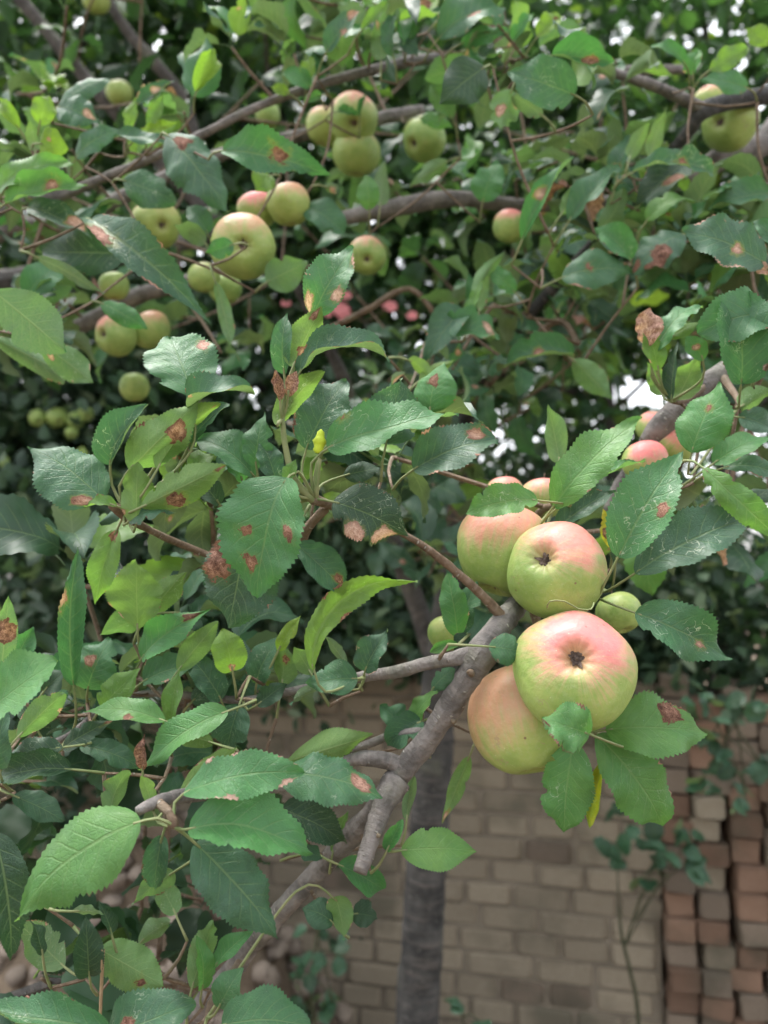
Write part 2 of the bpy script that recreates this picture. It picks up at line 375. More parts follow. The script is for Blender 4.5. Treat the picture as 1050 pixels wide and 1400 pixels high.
def tube_mesh(name, pts, mat, sides=8, step=0.01, rough=0.08, knots=0.0, cap='round', seed=0):
    sp = spline(pts, step)
    o = sp[0][0].copy()
    verts, faces, uv = [], [], []
    tan = (sp[1][0] - sp[0][0]).normalized()
    ref = Vector((0, 0, 1)) if abs(tan.z) < 0.9 else Vector((1, 0, 0))
    nx = tan.cross(ref).normalized()
    L = 0.0
    for i, (p, r) in enumerate(sp):
        if i: L += (p - sp[i - 1][0]).length
        a = sp[max(i - 1, 0)][0]; b = sp[min(i + 1, len(sp) - 1)][0]
        tan = (b - a).normalized()
        nx = (nx - tan * nx.dot(tan)).normalized(); ny = tan.cross(nx)
        kb = 1.0 + knots * max(0.0, mnoise.noise(Vector((L * 38 + seed * 7.3, seed, 0.3)))) ** 1.5 * 1.6
        for s in range(sides + 1):
            an = 2 * math.pi * s / sides
            dv = nx * math.cos(an) + ny * math.sin(an)
            q = p + dv * r
            f = 1.0 + rough * mnoise.noise(q * (1.2 / max(r, 0.0012)) + Vector((seed, 0, 0))) + rough * 0.6 * mnoise.noise(q * (0.4 / max(r, 0.0012)))
            if knots: f *= kb * (1 + knots * 0.5 * mnoise.noise(q * (2.4 / max(r, 0.0012))))
            verts.append(p + dv * r * f - o); uv.append((an * r, L))
    m = sides + 1
    for i in range(len(sp) - 1):
        for s in range(sides):
            faces.append((i * m + s, i * m + s + 1, (i + 1) * m + s + 1, (i + 1) * m + s))
    for end, idx in ((0, 0), (1, len(sp) - 1)):
        p, r = sp[idx]; a = sp[1][0] if idx == 0 else sp[-2][0]
        c = len(verts); verts.append(p + (p - a).normalized() * r * (0.5 if cap == 'round' else 0.05) - o); uv.append((0, L * end))
        for s in range(sides):
            f = (c, idx * m + s + 1, idx * m + s) if idx == 0 else (c, idx * m + s, idx * m + s + 1)
            faces.append(f)
    return mesh(name, verts, faces, mat, True, uv), o, sp

APPLES = []
def seg_hits(a, b, c, R):
    ab = b - a; k = ab.dot(ab)
    t_ = 0 if k == 0 else max(0.0, min(1.0, (c - a).dot(ab) / k))
    return (a + ab * t_ - c).length < R * 1.02
class Tree:
    def __init__(s, name, base, **k):
        s.e = thing(name, base, **k); s.base = Vector(base); s.pts = []; s.nleaf = 0; s.pending = []; s.k = 0
    def branch(s, rows, name='branch', mat='bark', sides=12, step=0.008, rough=0.10, knots=0.16, px=True, cap='round'):
        pts = []
        for r in rows:
            if px: pts.append((P(r[0], r[1], r[2]), r[3] * 0.5 * r[2] / F))
            else: pts.append((Vector(r[:3]), r[3]))
        s.k += 1
        me, o, sp = tube_mesh(name, pts, M[mat], sides, step, rough, knots, cap, s.k)
        ob = bpy.data.objects.new(name, me)
        place(ob, s.e, Matrix.Translation(o))
        s.pts += [p for p, r in sp]
        return ob
    def twig_to(s, p, r0=0.0008, r1=0.0013, maxlen=9):
        arr = np.array([q[:] for q in s.pts]); d = np.linalg.norm(arr - np.array(p[:]), axis=1)
        # favour points that lie behind (further from the camera)
        pen = np.clip((p - CAM).dot(FWD) - (arr - np.array(CAM[:])) @ np.array(FWD[:]), 0, None) * 2.5
        order = np.argsort(d + pen)[:400]; i = int(order[0])
        for jj in order[::4]:
            if not any(seg_hits(p, Vector(arr[jj]), c, R) for c, R in APPLES): i = int(jj); break
        q = Vector(arr[i]); L = (q - p).length
        if L < 0.004: return
        mid = (p + q) / 2 + Vector((random.uniform(-1, 1), 0.6, random.uniform(-1, 0.6))) * L * 0.06
        k = min(1.5, 1 + L * 2)
        me, o, sp = tube_mesh('twig', [(p, r0 * k), (mid, (r0 + r1) / 2 * k), (q, r1 * k)], M['twig'], 6, max(0.012, L / 10), 0.10, 0.10, 'round', random.random() * 50)
        ob = bpy.data.objects.new('twig', me); place(ob, s.e, Matrix.Translation(o))
        s.pts += [x for x, r in sp[::2]]

# ------------------------------------------------------------------ leaves
def leaf_shape(aspect, fold=0.3, bend=0.5, twist=0.0, wave=0.03, side=0.0, nseg=40, ncol=6, seed=0, serr=0.055, curl=0.0, crumple=0.0):
    """unit-length leaf: base at origin, runs to +X, upper face +Z. returns verts, faces, uv, chord"""
    rs = random.Random(seed)
    ph1, ph2, k1 = rs.uniform(0, 6.28), rs.uniform(0, 6.28), rs.uniform(1.4, 3.8)
    bites = [(rs.uniform(0.15, 0.9), rs.choice((-1, 1)), rs.uniform(0.015, 0.06), rs.uniform(0.12, 0.42)) for _ in range(rs.choice((0, 0, 1, 1, 2, 3)))]
    acu = rs.uniform(0.3, 0.8)
    pk = rs.uniform(0.36, 0.54); pe, qe = 0.60, 0.60 * (1 - pk) / pk
    mx = (pk ** pe) * ((1 - pk) ** qe)
    verts, faces, uv = [], [], []
    pos = Vector((0, 0, 0)); us = [i / nseg for i in range(nseg + 1)]
    for i, u in enumerate(us):
        th = bend * (u - 0.15) * 1.0 if bend >= 0 else bend * (u - 0.15)
        la = side * (u - 0.5)
        tn = Vector((math.cos(th) * math.cos(la), math.sin(la) * math.cos(th), -math.sin(th)))
        if i: pos = pos + tn / nseg
        b = Vector((-math.sin(la), math.cos(la), 0)); nn = tn.cross(b)
        tw = twist * (u - 0.3); la += 0.12 * math.sin(5 * u + ph1)
        b2 = b * math.cos(tw) + nn * math.sin(tw); n2 = tn.cross(b2)
        ue = min(max(u, 0.0), 1.0)
        wd = (ue ** pe) * ((1 - ue) ** qe) / mx * aspect * 0.5 if 0 < ue < 1 else 0.0
        if ue > 0.62: wd *= 1 - acu * ((ue - 0.62) / 0.38) ** 1.3
        wd *= 1 + 0.025 * math.sin(6.28 * 1.3 * u + ph2)
        fo = fold * (1 - 0.35 * u)
        for j in range(ncol + 1):
            v = -1 + 2 * j / ncol; sg = 1 if v >= 0 else -1; av = abs(v)
            ww = wd * av
            if av > 0.99:
                ww *= (1.0 if i % 2 == 0 else 1 - serr * 1.6) * (1 + 0.10 * mnoise.noise(Vector((u * 4, sg * 3, seed * 1.37))))
            else:
                ww *= (1 + 0.10 * av * mnoise.noise(Vector((u * 4, sg * 3, seed * 1.37))))
            for (bu, bs, bw, bd) in bites:
                if bs == sg: ww *= 1 - bd * math.exp(-((u - bu) / bw) ** 2) * (1.0 if av > 0.99 else 0.45 * av)
            fa = fo - curl * av
            z = ww * math.sin(fa)
            y = ww * math.cos(fa) * sg
            z += wave * min(1.0, 1.7 / k1) * av * av * math.sin(6.28 * k1 * u + (ph1 if sg > 0 else ph2)) * min(1, 4 * u) * (0.4 + aspect)
            z += 0.0032 * av * (1 - av) * 4 * math.cos(6.28 * ((u - ww * 0.85) * 9 + (0.45 if sg > 0 else 0))) * min(1, 6 * u * (1 - u))
            z += 0.030 * mnoise.noise(Vector((u * 2.6, v * 1.1, seed * 2.17))) * min(1, 5 * u)
            if crumple:
                z += crumple * mnoise.noise(Vector((u * 5, v * 2.5, seed))) ; y += crumple * 0.6 * mnoise.noise(Vector((u * 6, v * 2.5, seed + 9)))
            fwd = tn * (0.010 if (av > 0.99 and i % 2 == 0 and 0 < i < nseg) else 0)
            verts.append(pos + b2 * y + n2 * z + fwd); uv.append((u, v))
    m = ncol + 1
    for i in range(nseg):
        for j in range(ncol):
            faces.append((i * m + j, (i + 1) * m + j, (i + 1) * m + j + 1, i * m + j + 1))
    return verts, faces, uv, pos

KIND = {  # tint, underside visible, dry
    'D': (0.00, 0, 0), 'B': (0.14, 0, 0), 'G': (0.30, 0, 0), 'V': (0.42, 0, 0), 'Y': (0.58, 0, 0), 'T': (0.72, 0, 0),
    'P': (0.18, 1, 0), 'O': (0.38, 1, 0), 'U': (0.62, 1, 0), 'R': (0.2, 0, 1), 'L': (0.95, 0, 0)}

def set_leaf_props(o, tint, aspect, dry=0.0, trail=0.0, spots=()):
    o['tint'] = float(tint); o['aspect'] = float(aspect * 0.5); o['dry'] = float(dry); o['trail'] = float(trail)
    for nm, s in zip(('spot_a', 'spot_b', 'spot_c'), list(spots) + [(0, 0, 0)] * 3):
        o[nm] = [float(x) for x in s]

LSEED = [0]
def leaf(tree, bx, by, tx, ty, wpx, d, kind, spur=None, r=None, f=None, n=None, s=(), k=0.0, x=0.0, t=None, c=0.0, wv=None, tw=None, tint=None):
    LSEED[0] += 1; sd_ = LSEED[0]; rs = random.Random(sd_ * 13 + 5)
    tn_, und, dry = KIND[kind]
    if tint is not None: tn_ = tint
    tn_ = min(1, max(0, tn_ + (0.05 if 0.09 < tn_ < 0.5 else 0) + rs.uniform(-0.05, 0.05)))
    B = P(bx, by, d); T = P(tx, ty, d + x / 100.0)
    ch = T - B; L = ch.length; X = ch.normalized()
    tocam = (CAM - (B + T) / 2).normalized()
    n0 = (tocam - X * tocam.dot(X)).normalized(); sv = X.cross(n0)
    if sv.z < 0: sv = -sv
    if r is None: r = rs.uniform(15, 35) if not und else rs.uniform(5, 30)
    ra = math.radians(r)
    vis = n0 * math.cos(ra) + sv * math.sin(ra) * (-1 if und else 1)
    Z = -vis if und else vis
    Y = Z.cross(X)
    fold = math.radians(min(44, 1.35 * f) if f is not None else rs.uniform(12, 40))
    W = 0.90 * wpx * d / F / max(0.35, math.cos(ra)) / max(0.5, math.cos(fold))
    asp = min(1.15, max(0.18, W / L))
    bend = (1.55 * n) if n is not None else rs.uniform(0.3, 1.6)
    if not c: c = rs.uniform(-0.45, 0.55)
    vs, fs, uv, chord = leaf_shape(asp, fold, bend, tw if tw is not None else rs.uniform(-0.95, 0.95), wv if wv is not None else rs.uniform(0.03, 0.085),
                                   k, 52, 6, sd_, 0.050, c, 0.06 if dry else 0.0)
    cx = chord.normalized(); cz = (Vector((0, 0, 1)) - cx * cx.z).normalized(); cy = cz.cross(cx)
    A = Matrix((cx, cy, cz)).to_4x4()                       # local chord frame -> axes
    R = Matrix((X, Y, Z)).transposed().to_4x4()
    sc = L / chord.length
    vs = [(A @ v) * sc for v in vs]
    me = mesh('leaf', vs, fs, M['leaf'], True, uv)
    o = bpy.data.objects.new('leaf', me)
    place(o, tree.e, Matrix.Translation(B) @ R)
    set_leaf_props(o, tn_, asp, dry, t if t is not None else (rs.random() < 0.4) * rs.uniform(0.2, 0.8), s)
    tree.nleaf += 1
    # stalk
    d0 = (Matrix.Translation(B) @ R).to_3x3() @ Vector(vs[7 * 2 + 3]) .normalized()
    if spur is not None and (spur - B).length < 0.12 and (spur - B).length > 0.003:
        E = spur
    else:
        E = B - d0 * rs.uniform(0.014, 0.024) + Vector((rs.uniform(-0.4, 0.4), 1.6, rs.uniform(-0.9, 0.1))) * 0.006
        tree.pending.append(E)
    ln = (E - B).length
    md = B - d0 * ln * 0.45
    rr = 0.00085 if d < 0.62 else 0.0010
    me, oo, _ = tube_mesh('leaf_stalk', [(B + d0 * 0.004, rr * 0.8), (md * 0.6 + (B + E) * 0.2, rr), (E, rr * 1.35)], M['stalk'], 6, 0.006, 0.04, 0, 'round', sd_)
    so_ = bpy.data.objects.new('leaf_stalk', me); place(so_, o, Matrix.Translation(oo))
    return o

def leaves(tree, text, spurs):
    for line in text.strip().splitlines():
        q = line.split('#')[0].split()
        if not q: continue
        kw = {}; sp = []
        for o in q[7:]:
            key, val = o.split('=')
            if key == 's': sp.append(tuple(float(z) for z in val.split(',')))
            elif key == 'c': kw['spur'] = spurs[val]
            elif key == 'q': kw['c'] = float(val)
            else: kw[key] = float(val)
        leaf(tree, *[float(z) for z in q[:6]], q[6], s=sp, **kw)

# shared leaf meshes for the leaves that fill the boughs
VARS = []
for i in range(24):
    rs = random.Random(100 + i); asp = rs.uniform(0.46, 0.68)
    vs, fs, uv, chord = leaf_shape(asp, rs.uniform(0.15, 0.75), rs.uniform(0.2, 1.8), rs.uniform(-1.1, 1.1), rs.uniform(0.03, 0.08), rs.uniform(-0.6, 0.6), 22, 4, 300 + i, 0.05, rs.uniform(-0.5, 0.6))
    vs = [v + Vector((0.22, 0, 0)) for v in vs]
    b = len(vs)                                             # a stalk, part of the same sheet
    for q, (xx, zz) in enumerate(((0.0, -0.05), (0.11, -0.012), (0.225, 0.0))):
        for an in range(4):
            vs.append(Vector((xx, 0.011 * math.cos(an * 1.571), zz + 0.011 * math.sin(an * 1.571)))); uv.append((0.02, 0.0))
    for q in range(2):
        for an in range(4):
            fs.append((b + q * 4 + an, b + q * 4 + (an + 1) % 4, b + q * 4 + 4 + (an + 1) % 4, b + q * 4 + 4 + an))
    VARS.append((mesh('leaf', vs, fs, M['leaf_far'], True, uv), asp))

def filler_leaf(tree, origin, direction, up, L, tint, spots=()):
    me, asp = random.choice(VARS)
    if (origin + direction.normalized() * L * 1.2 - CAM).dot(FWD) < 0.53 and tree.e.name.startswith('apple_tree'): direction = Vector((direction.x, abs(direction.y), direction.z))
    X = direction.normalized(); Z = (up - X * up.dot(X)).normalized(); Y = Z.cross(X)
    R = Matrix((X, Y, Z)).transposed().to_4x4()
    o = bpy.data.objects.new('leaf', me)
    place(o, tree.e, Matrix.Translation(origin) @ R @ Matrix.Scale(L, 4))
    set_leaf_props(o, tint, asp, 1.0 if random.random() < 0.015 else 0.0, 0.3 if random.random() < 0.3 else 0, spots)
    tree.nleaf += 1

def rnd_unit():
    while True:
        v = Vector((random.uniform(-1, 1), random.uniform(-1, 1), random.uniform(-1, 1)))
        if 0.05 < v.length < 1: return v.normalized()

def rosette(tree, c, n, L=0.075, tints=(0.05, 0.5), connect=True, lean=Vector((0, -0.2, 0.35))):
    for i in range(n):
        dr = (rnd_unit() + lean).normalized(); dr.z *= 0.75
        up = (Vector((0, -0.25, 1)) + rnd_unit() * 0.75).normalized()
        ti = random.uniform(*tints)
        if random.random() < 0.09: ti = random.uniform(0.52, 0.78)
        sp = [(random.uniform(0.3, 0.9), random.uniform(-0.7, 0.7), random.uniform(0.05, 0.11))] if random.random() < 0.22 else []
        filler_leaf(tree, c + rnd_unit() * 0.006, dr, up, L * random.uniform(0.7, 1.15), ti, sp)
    if connect: tree.twig_to(c, 0.0013, 0.0018)

def fill(tree, x0, y0, x1, y1, d0, d1, n, per=5, **k):
    i = 0
    while i < n:
        p = P(random.uniform(x0, x1), random.uniform(y0, y1), random.uniform(d0, d1)); i += 1
        if in_gap(p): continue
        rosette(tree, p, random.randint(per - 1, per + 1), **k)

# ================================================================== THE SETTING
def ground():
    n = 40; vs, fs = [], []
    for i in range(n + 1):
        for j in range(n + 1):
            x = (i / n - 0.5); y = (j / n - 0.5)
            X = x * abs(x) * 4 * 60; Y = y * abs(y) * 4 * 60 + 2
            vs.append((X, Y, 0.03 * mnoise.noise(Vector((X * 1.3, Y * 1.3, 0)))))
    for i in range(n):
        for j in range(n):
            a = i * (n + 1) + j; fs.append((a, a + n + 1, a + n + 2, a + 1))
    o = bpy.data.objects.new('ground', mesh('ground', vs, fs, M['soil'])); COL.objects.link(o)
    tag(o, 'bare brown soil under the apple trees and along the wall', 'ground', kind='structure')
ground()

# ---- brick wall
WANG = math.radians(14)
WD = Vector((math.cos(WANG), -math.sin(WANG), 0)); WNRM = Vector((-math.sin(WANG), -math.cos(WANG), 0))
WQ = P(700, 1300, 2.2); WQ.z = 0

def brick_mesh(seed, mat, sx=1.0, bev=0.10):
    """unit box -0.5..0.5 with worn, bevelled edges: 24 verts"""
    rs = random.Random(seed)
    vs, fs = [], []
    b = bev
    for zz in (0, 1):
        pass
    # front face ring, bevel ring, back ring
    def ring(y, ins):
        out = []
        for (x, z) in ((-1, -1), (1, -1), (1, 1), (-1, 1)):
            ex = [(x * (0.5 - ins - 0.05), z * (0.5 - ins)), (x * (0.5 - ins), z * (0.5 - ins - 0.12))]
            if x * z > 0: ex = ex[::-1]
            for (xx, z2) in ex:
                out.append(len(vs)); vs.append((xx * 1 + rs.uniform(-0.012, 0.012), y + rs.uniform(-0.01, 0.01), z2 + rs.uniform(-0.03, 0.03)))
        return out
    r0 = ring(-0.5, 0.06); r1 = ring(-0.5 + b, 0.0); r2 = ring(0.5, 0.0)
    fs.append(tuple(r0))
    for a, c in ((r0, r1), (r1, r2)):
        for i in range(8):
            fs.append((a[i], c[i], c[(i + 1) % 8], a[(i + 1) % 8]))
    fs.append(tuple(reversed(r2)))
    me = mesh('brick', vs, fs, M[mat], False)
    import bmesh
    bm = bmesh.new(); bm.from_mesh(me); bmesh.ops.recalc_face_normals(bm, faces=bm.faces); bm.to_mesh(me); bm.free()
    return me
BR = {k: [brick_mesh(i * 3 + j, k) for i in range(8)] for j, k in enumerate(('brick', 'brick_red', 'brick_grey'))}

WR = Matrix.Rotation(-WANG, 4, 'Z')
wall = thing('brick_wall', WQ - WD * 0.6, label='long weathered tan brick wall with mortar joints behind the tree trunk', cat='wall')
def wall_box(name, s0, s1, z0, z1, y0, y1, mat, parent):
    vs = [(x, y, z) for x in (s0, s1) for y in (y0, y1) for z in (z0, z1)]
    fs = [(0, 1, 3, 2), (4, 6, 7, 5), (0, 4, 5, 1), (2, 3, 7, 6), (0, 2, 6, 4), (1, 5, 7, 3)]
    o = bpy.data.objects.new(name, mesh(name, vs, fs, M[mat], False))
    return place(o, parent, Matrix.Translation(WQ) @ WR)
S0, S1 = -2.35, 0.405
wall_box('mortar_core', S0, S1 - 0.01, -0.05, 1.20, 0.004, 0.22, 'mortar', wall)
CH = 0.0635
rsb = random.Random(3)
for c in range(20):
    z = 0.02 + c * CH
    s = S0 + rsb.uniform(0, 0.1)
    while s < S1 - 0.05:
        L = rsb.choice((0.112, 0.116, 0.12, 0.15, 0.165, 0.18)) if s > -1.0 else rsb.choice((0.24, 0.24, 0.2))
        L = min(L, S1 - s)
        if z + CH * 0.5 < 0.1: s += L + 0.011; continue
        dz = 0.004 * mnoise.noise(Vector((s * 2, c, 0))) + 0.012 * mnoise.noise(Vector((s * 0.9, 0, 4)))
        o = bpy.data.objects.new('brick', rsb.choice(BR['brick'] if rsb.random() > 0.05 else BR['brick_grey']))
        prot = rsb.uniform(-0.003, 0.008)
        if c >= 18 and rsb.random() < 0.4: s += L + 0.012; continue
        place(o, wall, Matrix.Translation(WQ) @ WR @ Matrix.Translation((s + L / 2, 0.05 - prot, z + CH / 2 + dz)) @ Matrix.Rotation(rsb.gauss(0, 0.008), 4, 'Y')
              @ Matrix.Diagonal((L, 0.105, CH - 0.0105, 1)))
        s += L + rsb.uniform(0.009, 0.014)

# ---- dry-stacked bricks, end on
SQ = WQ + WD * 0.405 + WNRM * 0.03
stack = thing('brick_stack', SQ + WD * 0.5, label='dry stack of reddish and grey bricks with dark gaps against the mortared wall', cat='brick stack')
SCW, SCH = 0.080, 0.0620
for ci in range(15):
    zc = 0.0; cx = ci * (SCW + 0.002) + SCW / 2
    for ri in range(20):
        h = SCH * rsb.uniform(0.88, 1.1); z = zc + h / 2; zc += h + 0.002
        if z < 0.12 and ci > 8: continue
        if zc > 1.28 - 0.05 * abs(math.sin(ci * 1.7)) : break
        up = z > 0.93
        kind = rsb.choice(('brick_grey', 'brick_grey', 'brick_grey', 'brick_red')) if up else rsb.choice(('brick_red', 'brick_red', 'brick_grey', 'brick_red', 'brick', 'brick_grey'))
        o = bpy.data.objects.new('brick', rsb.choice(BR[kind]))
        wv_ = SCW * rsb.uniform(0.92, 1.05) * (1.25 if up and rsb.random() < 0.3 else 1)
        place(o, stack, Matrix.Translation(SQ) @ WR @ Matrix.Translation((cx + rsb.gauss(0, 0.0035), 0.11 + rsb.uniform(-0.016, 0.014), z))
              @ Matrix.Rotation(rsb.gauss(0, 0.035), 4, 'Y') @ Matrix.Rotation(rsb.gauss(0, 0.04), 4, 'Z') @ Matrix.Diagonal((wv_, 0.24, h, 1)))

# ---- heap of field stones by the wall
hc = P(205, 1290, 1.85); hc.z = 0
heap = thing('stone_heap', hc, label='heap of rounded tan field stones and rubble leaning on the wall foot', cat='stone heap')
def blob(seed):
    rs = random.Random(seed); vs, fs = [], []
    nu, nv = 7, 5
    for i in range(nv + 1):
        th = math.pi * i / nv
        for j in range(nu):
            a = 2 * math.pi * j / nu
            v = Vector((math.sin(th) * math.cos(a), math.sin(th) * math.sin(a), math.cos(th)))
            v *= 1 + 0.42 * mnoise.noise(v * 1.3 + Vector((seed * 3.1, 0, 0)))
            vs.append(v)
    for i in range(nv):
        for j in range(nu):
            fs.append((i * nu + j, (i + 1) * nu + j, (i + 1) * nu + (j + 1) % nu, i * nu + (j + 1) % nu))
    return mesh('stone', vs, fs, M['stone'])
BL = [blob(i) for i in range(8)]
def heap_z(x, y):
    r = math.hypot(x / 0.75, y / 0.5)
    return max(0.0, 1.02 * (1 - r ** 1.25)) + 0.02 * mnoise.noise(Vector((x * 9, y * 9, 1)))
n = 24; vs, fs = [], []
for i in range(n + 1):
    for j in range(n + 1):
        x = (i / n - 0.5) * 1.5; y = (j / n - 0.5) * 1.0
        vs.append((x, y, heap_z(x, y) - 0.03))
for i in range(n):
    for j in range(n):
        a = i * (n + 1) + j; fs.append((a, a + n + 1, a + n + 2, a + 1))
place(bpy.data.objects.new('earth_core', mesh('earth_core', vs, fs, M['soil'])), heap, Matrix.Translation(hc))
rss = random.Random(12); cnt = 0
while cnt < 260:
    x, y = rss.uniform(-0.6, 0.7), rss.uniform(-0.48, 0.12)
    z = heap_z(x, y)
    if z < 0.15: continue
    o = bpy.data.objects.new('stone', rss.choice(BL)); r = rss.uniform(0.014, 0.034)
    place(o, heap, Matrix.Translation(hc + Vector((x, y, z - 0.004))) @ Matrix.Rotation(rss.uniform(0, 6.28), 4, 'Z') @ Matrix.Rotation(rss.uniform(-0.4, 0.4), 4, 'X') @ Matrix.Diagonal((r * rss.uniform(0.9, 1.4), r, r * rss.uniform(0.6, 0.9), 1)))
    cnt += 1

# ---- trees and shrubs behind
GAPS = ((882, 535, 52, 26), (915, 556, 30, 18), (1022, 196, 30, 26), (985, 46, 34, 14), (845, 50, 14, 26), (212, 48, 16, 18), (640, 455, 14, 14), (585, 470, 22, 14), (315, 40, 10, 18), (300, 60, 12, 10), (10, 8, 16, 8), (735, 225, 12, 12), (725, 425, 12, 14))   # openings in the foliage where sky shows
def in_gap(p):
    q = p - CAM; d = q.dot(FWD)
    x = 525 + F * q.x / d; y = 700 - F * q.dot(UPV) / d
    return any(((x - a) / rx) ** 2 + ((y - b) / ry) ** 2 < 1 for a, b, rx, ry in GAPS)
def crown_mesh(name, clumps, per, size, mat, flat=0.8, aspect=0.55, zmin=-9):
    cl = np.repeat(np.asarray([c[:3] for c in clumps]), per, axis=0); sg = np.repeat(np.asarray([c[3] for c in clumps]), per)
    N = len(cl)
    c = cl + rng.normal(size=(N, 3)) * sg[:, None] * np.array([1, 1, 0.8])
    q = c - np.array(CAM[:]); dd = q @ np.array(FWD[:]); gx = 525 + F * q[:, 0] / dd; gy = 700 - F * (q @ np.array(UPV[:])) / dd
    keep = c[:, 2] > zmin
    for a, b, rx, ry in GAPS: keep &= ((gx - a) / rx) ** 2 + ((gy - b) / ry) ** 2 > rng.uniform(0.5, 1.15, N)
    c = c[keep]; N = len(c)
    X = rng.normal(size=(N, 3)); X[:, 2] -= 0.35; X /= np.linalg.norm(X, axis=1)[:, None]
    U = rng.normal(size=(N, 3)) * 0.75 + np.array([0, -0.2, flat]); 
    Y = np.cross(U, X); Y /= np.linalg.norm(Y, axis=1)[:, None]; Z = np.cross(X, Y)
    L = size * rng.uniform(0.6, 1.25, N)
    loc = np.array([(0, 0, 0), (0.28, 0.47, 0.10), (0.28, -0.47, 0.10), (0.66, 0.40, 0.06), (0.66, -0.40, 0.06), (1, 0, -0.12), (0.30, 0, -0.02), (0.66, 0, -0.05)])
    loc[:, 1] *= aspect
    V = c[:, None, :] + L[:, None, None] * (loc[None, :, 0:1] * X[:, None, :] + loc[None, :, 1:2] * Y[:, None, :] + loc[None, :, 2:3] * Z[:, None, :])
    V = V.reshape(-1, 3)
    quads = np.array([(0, 2, 6, 0), (0, 6, 1, 0), (6, 2, 4, 7), (1, 6, 7, 3), (7, 4, 5, 7), (3, 7, 5, 3)])
    base = (np.arange(N) * 8)[:, None]
    loops = np.concatenate([base + np.array([0, 2, 6]), base + np.array([0, 6, 1]), base + np.array([6, 2, 4, 7]), base + np.array([1, 6, 7, 3]), base + np.array([7, 4, 5]), base + np.array([3, 7, 5])], axis=1)
    me = bpy.data.meshes.new(name)
    me.vertices.add(len(V)); me.vertices.foreach_set('co', V.ravel())
    tot = np.tile(np.array([3, 3, 4, 4, 3, 3]), N); st = np.concatenate([[0], np.cumsum(tot)[:-1]])
    me.loops.add(loops.size); me.loops.foreach_set('vertex_index', loops.ravel())
    me.polygons.add(len(tot)); me.polygons.foreach_set('loop_start', st); me.polygons.foreach_set('loop_total', tot)
    me.polygons.foreach_set('use_smooth', np.ones(len(tot), dtype=bool))
    me.materials.append(M[mat]); me.update(calc_edges=True); me.validate()
    return me

def bg_tree(px, d, rtrunk, z0, z1, rad, nclump, per, size, mat, label, name='fruit_tree', lean=0.0, cat='tree', group=None, bark='dark_bark', limbs=5):
    b = P(px, 794, d); b.z = 0
    t = Tree(name, b, label=label, cat=cat, group=group)
    top = b + Vector((lean, 0.1, z1 * 0.85))
    rows = [(b.x, b.y, -0.05, rtrunk * 1.25), (b.x + lean * 0.1, b.y, z0 * 0.5, rtrunk), (b.x + lean * 0.4, b.y + 0.03, z0 + (z1 - z0) * 0.3, rtrunk * 0.75), (top.x, top.y, top.z, rtrunk * 0.25)]
    t.branch(rows, 'trunk', bark, 12, 0.08, 0.12, 0.0, px=False)
    cl = []
    for i in range(limbs):
        h = z0 + (z1 - z0) * (0.08 + 0.6 * i / limbs)
        a = i * 2.4 + random.uniform(-0.4, 0.4); q = Vector((b.x + lean * 0.3, b.y, h))
        e = q + Vector((math.cos(a) * rad * 0.75, math.sin(a) * rad * 0.75, rad * random.uniform(0.3, 0.7)))
        m = (q + e) / 2 + Vector((0, 0, -0.05))
        t.branch([(*q, rtrunk * 0.5), (*m, rtrunk * 0.36), (*e, rtrunk * 0.12)], 'limb', bark, 8, 0.06, 0.12, 0.0, px=False)
    for i in range(nclump):
        v = rnd_unit() * random.uniform(0.35, 1.0)
        cl.append((b.x + lean * 0.5 + v.x * rad, b.y + v.y * rad * 0.8, (z0 + z1) / 2 + v.z * (z1 - z0) / 2, random.uniform(0.10, 0.22)))
    o = bpy.data.objects.new('crown', crown_mesh('crown', cl, per, size, mat))
    place(o, t.e, Matrix.Translation((0, 0, 0))); o['kind'] = 'stuff'
    return t

bg_tree(845, 3.3, 0.036, 1.7, 4.6, 1.15, 80, 50, 0.085, 'crown', 'broad fruit tree behind the wall, its forked grey trunk under sky gaps', lean=-0.05)
bg_tree(1000, 3.0, 0.045, 1.9, 4.6, 1.0, 60, 45, 0.085, 'crown', 'tree with a straight grey-brown trunk behind the brick stack', lean=0.02)
bg_tree(640, 3.9, 0.05, 1.5, 5.5, 1.4, 130, 60, 0.085, 'crown_dark', 'dark leafy tree behind the wall, beyond the grey trunk', lean=0.1)
bg_tree(395, 3.4, 0.05, 1.5, 5.3, 1.2, 130, 60, 0.085, 'crown', 'green fruit tree behind the wall with pale sky showing in its top', lean=-0.1)
bg_tree(110, 3.1, 0.05, 1.4, 5.1, 1.25, 140, 60, 0.085, 'crown', 'bushy fruit tree rising behind the stone heap', lean=-0.1)
bg_tree(-220, 3.4, 0.05, 1.2, 5.0, 1.3, 120, 60, 0.085, 'crown_dark', 'dark tree at the far end of the wall past the stone heap', lean=-0.1)
bg_tree(1300, 3.3, 0.05, 1.2, 4.4, 1.2, 90, 55, 0.085, 'crown_dark', 'dark tree beyond the end of the brick stack', lean=0.1)
bg_tree(760, 5.2, 0.06, 0.9, 5.8, 1.7, 120, 55, 0.10, 'crown_dark', 'far dark tree closing the view beyond the wall', lean=0.0)
bg_tree(250, 5.2, 0.06, 0.9, 6.6, 1.9, 170, 60, 0.10, 'crown_dark', 'far dense tree beyond the fruit trees by the stone heap', lean=0.0)

